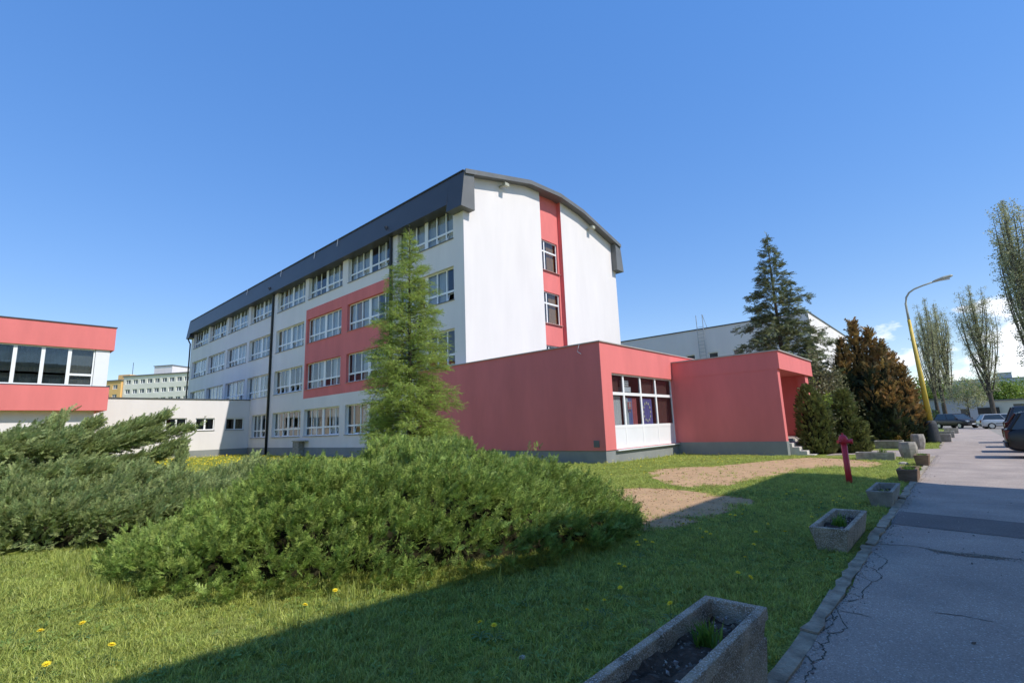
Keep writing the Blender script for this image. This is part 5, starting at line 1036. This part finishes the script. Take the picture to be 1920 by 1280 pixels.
# ================================================================== PARKED CARS
def car(label, loc, rz, col, L_=4.3, W=1.75, Ht=1.45, hood=.98, belt=.92, rear='hatch', clr=.19):
    """nose along +X. body, roof, windows, lamps, wheels, mirrors, plates as parts"""
    t = thing('parked_car', label, 'car', loc, rz, 'parked cars'); P_ = paint('car paint', col); hl, w = L_/2, W/2
    tr = belt+.06 if rear == 'hatch' else belt+.02
    stn = [(-hl, .86, clr+.16, tr-.20), (-hl+.06, .93, clr+.06, tr-.04), (-hl+.35, .98, clr, tr), (-hl+.9, 1, clr, belt+.03), (0, 1, clr, belt), (hl-1.35, 1, clr, belt-.01), (hl-1.0, .99, clr, hood-.10), (hl-.45, .95, clr+.01, hood-.18), (hl-.12, .86, clr+.05, hood-.30), (hl, .76, clr+.14, hood-.42)]
    mb = MB(); rings = []
    for x, k, zb, zt in stn:
        hw = w*k; m_ = (zb+zt)/2
        rings.append([(x, -hw*.90, zb), (x, -hw*.985, zb+.10), (x, -hw, m_), (x, -hw*.97, zt-.07), (x, -hw*.90, zt), (x, -hw*.5, zt+.025), (x, hw*.5, zt+.025), (x, hw*.90, zt), (x, hw*.97, zt-.07), (x, hw, m_), (x, hw*.985, zb+.10), (x, hw*.90, zb)])
    n = 12
    for a, b in zip(rings[:-1], rings[1:]):
        for k in range(n): mb.quad(a[k], b[k], b[(k+1) % n], a[(k+1) % n])
    mb.poly(rings[0]); mb.poly(list(reversed(rings[-1]))); o = mb.build('body', P_, t, smooth=True, local=True)
    import bmesh as bmx; bmm = bmx.new(); bmm.from_mesh(o.data); bmx.ops.remove_doubles(bmm, verts=bmm.verts, dist=1e-4); bmx.ops.recalc_face_normals(bmm, faces=bmm.faces); bmm.to_mesh(o.data); bmm.free()
    sub = o.modifiers.new('smooth', 'SUBSURF'); sub.levels = 1; sub.render_levels = 2
    xa, xb = -hl+.10, hl-1.0; xc, xd = (-hl+.42 if rear == 'hatch' else -hl+.9), hl-1.75; wb, wt = w*.90, w*.70; zt = Ht-.05
    lo = [(xa, -wb, belt), (xb, -wb, belt-.02), (xb, wb, belt-.02), (xa, wb, belt)]; hi = [(xc, -wt, zt), (xd, -wt, zt), (xd, wt, zt), (xc, wt, zt)]
    names = ['side_window', 'windscreen', 'side_window', 'rear_window']
    for k in range(4): q = MB(); q.quad(lo[k], lo[(k+1) % 4], hi[(k+1) % 4], hi[k]); q.build(names[k], M['carglass'], t, local=True)
    q = MB(); q.hexa([(xc-.05, -wt-.02, zt-.01), (xd+.05, -wt-.02, zt-.01), (xd+.05, wt+.02, zt-.01), (xc-.05, wt+.02, zt-.01)], [(xc+.08, -wt*.86, Ht), (xd-.08, -wt*.86, Ht), (xd-.08, wt*.86, Ht), (xc+.08, wt*.86, Ht)]); q.build('roof', P_, t, local=True, bevel=.03)
    for sy in (-1, 1):
        for (x0, x1, thk) in ((xb, xd, .035), (xa, xc, .05), ((xa+xb)/2+.15, (xc+xd)/2+.05, .03)):
            q = MB(); q.tube([(x0, sy*(wb+.005), belt-.02), (x1, sy*(wt+.008), zt)], thk, 6); q.build('pillar', P_, t, local=True)
        q = MB(); q.box(xb-.25, xb-.08, sy*(w+.02)-.08, sy*(w+.02)+.08, belt, belt+.13); q.build('wing_mirror', P_, t, local=True, bevel=.03)
        q = MB(); q.box(hl-.28, hl-.03, sy*w*.62-.16, sy*w*.62+.16, hood-.42, hood-.27); q.build('headlight', M['lampglass'], t, local=True, bevel=.03)
        q = MB(); q.box(-hl-.005, -hl+.14, sy*w*.74-.12, sy*w*.74+.12, belt-.30, belt+.0); q.build('tail_light', M['redlens'], t, local=True, bevel=.02)
        q = MB(); q.box(-hl*.5, hl*.45, sy*w*.992-.012, sy*w*.992+.012, .52, .58); q.build('side_strip', M['blacktrim'], t, local=True)
        for x in (-hl+.78, hl-.82):
            q = MB(); q.tube([(x, sy*(w-.20), .31), (x, sy*(w+.012), .31)], .31, 20); wh = q.build('wheel', M['tyre'], t, local=True)
            q = MB(); q.tube([(x, sy*(w+.0), .31), (x, sy*(w+.022), .31)], .20, 14); q.build('rim', M['rim'], wh, local=True)
    q = MB(); q.box(hl-.06, hl+.02, -w*.42, w*.42, hood-.42, hood-.32); q.build('grille', M['blacktrim'], t, local=True)
    q = MB(); q.box(hl-.02, hl+.035, -w*.80, w*.80, clr+.10, clr+.24); q.build('bumper', M['blacktrim'], t, local=True, bevel=.03)
    q = MB(); q.box(-hl-.035, -hl+.05, -w*.84, w*.84, clr+.16, clr+.34); q.build('bumper', M['blacktrim'], t, local=True, bevel=.03)
    for x0 in (hl+.036, -hl-.045): q = MB(); q.box(x0, x0+.01, -.26, .26, clr+.18, clr+.29); q.build('number_plate', M['plate'], t, local=True)
    return t
M['carglass'] = pbr('car glass', (0.030, 0.040, 0.045), 0.06, 0.2, 2.0, spec=0.8)
HP = -math.pi/2
car('black estate car parked nearest at the right edge', (23.2, -3.05, gz(23)), HP, (.012, .012, .014), 4.25, 1.72, 1.46)
car('silver white hatchback parked behind the black estate car', (26.8, -3.2, gz(27)), HP, (.55, .55, .53), 4.1, 1.70, 1.45)
car('dark green car parked third in the row at right', (30.6, -3.5, gz(30.6)), HP, (.03, .045, .04), 4.2, 1.72, 1.50)
car('tall dark blue van parked behind the row of cars at right', (35.5, -3.75, gz(35.5)), HP, (.025, .03, .045), 4.5, 1.82, 1.78, hood=1.1, belt=1.02)
car('silver estate car standing beyond the parked row', (70, -3.2, gz(70)), HP+.25, (.42, .44, .46), 4.4, 1.74, 1.48)
car('dark brown off-road car at the end of the path showing its front', (76.5, .6, gz(76.5)), math.radians(180+42), (.045, .035, .035), 4.3, 1.82, 1.66, hood=1.14, belt=1.05, clr=.26)
# wire fence beyond the lawn near the poplars
fen = thing('wire_fence', 'low wire fence across the grass left of the lamp post', 'fence', (92, 6, gz(92)))
for k in range(7): mb = MB(); mb.tube([(92, 3.2+k*1.3, gz(92)), (92, 3.2+k*1.3, gz(92)+1.15)], .03, 6); mb.build('post', M['pipe'], fen)
for z_ in (.25, .55, .85, 1.1): mb = MB(); mb.tube([(92, 3.2, gz(92)+z_), (92, 11, gz(92)+z_)], .012, 5); mb.build('wire', M['pipe'], fen)
# meter cupboard on the school plinth
mc = thing('meter_cabinet', 'small grey cabinet with pale cap standing against the school wall', 'cabinet', (16.75, 36.6, 0))
mb = MB(); mb.box(16.55, 16.96, 36.25, 37.25, 0, 1.05); mb.build('body', M['concrete'], mc)
mb = MB(); mb.box(16.50, 16.96, 35.6, 37.35, 1.05, 1.13); mb.build('cap', M['stone'], mc)

# loose grit swept against the kerb and in the worn patch
Q = np.concatenate([np.column_stack([RNG.uniform(2.5, 24, 1500), KE-.01-RNG.exponential(.05, 1500)]), np.column_stack([RNG.normal(7.0, .08, 160), RNG.uniform(-.3, .5, 160)]), np.column_stack([RNG.uniform(3, 14, 300), RNG.uniform(-1.4, .8, 300)])])
scatter('path_grit', 'grit', np.column_stack([Q, GZ(Q[:, 0])+.014]), RNG.uniform(0, 6.28, (len(Q), 3)), RNG.gamma(2.2, .0022, len(Q))+.0015)
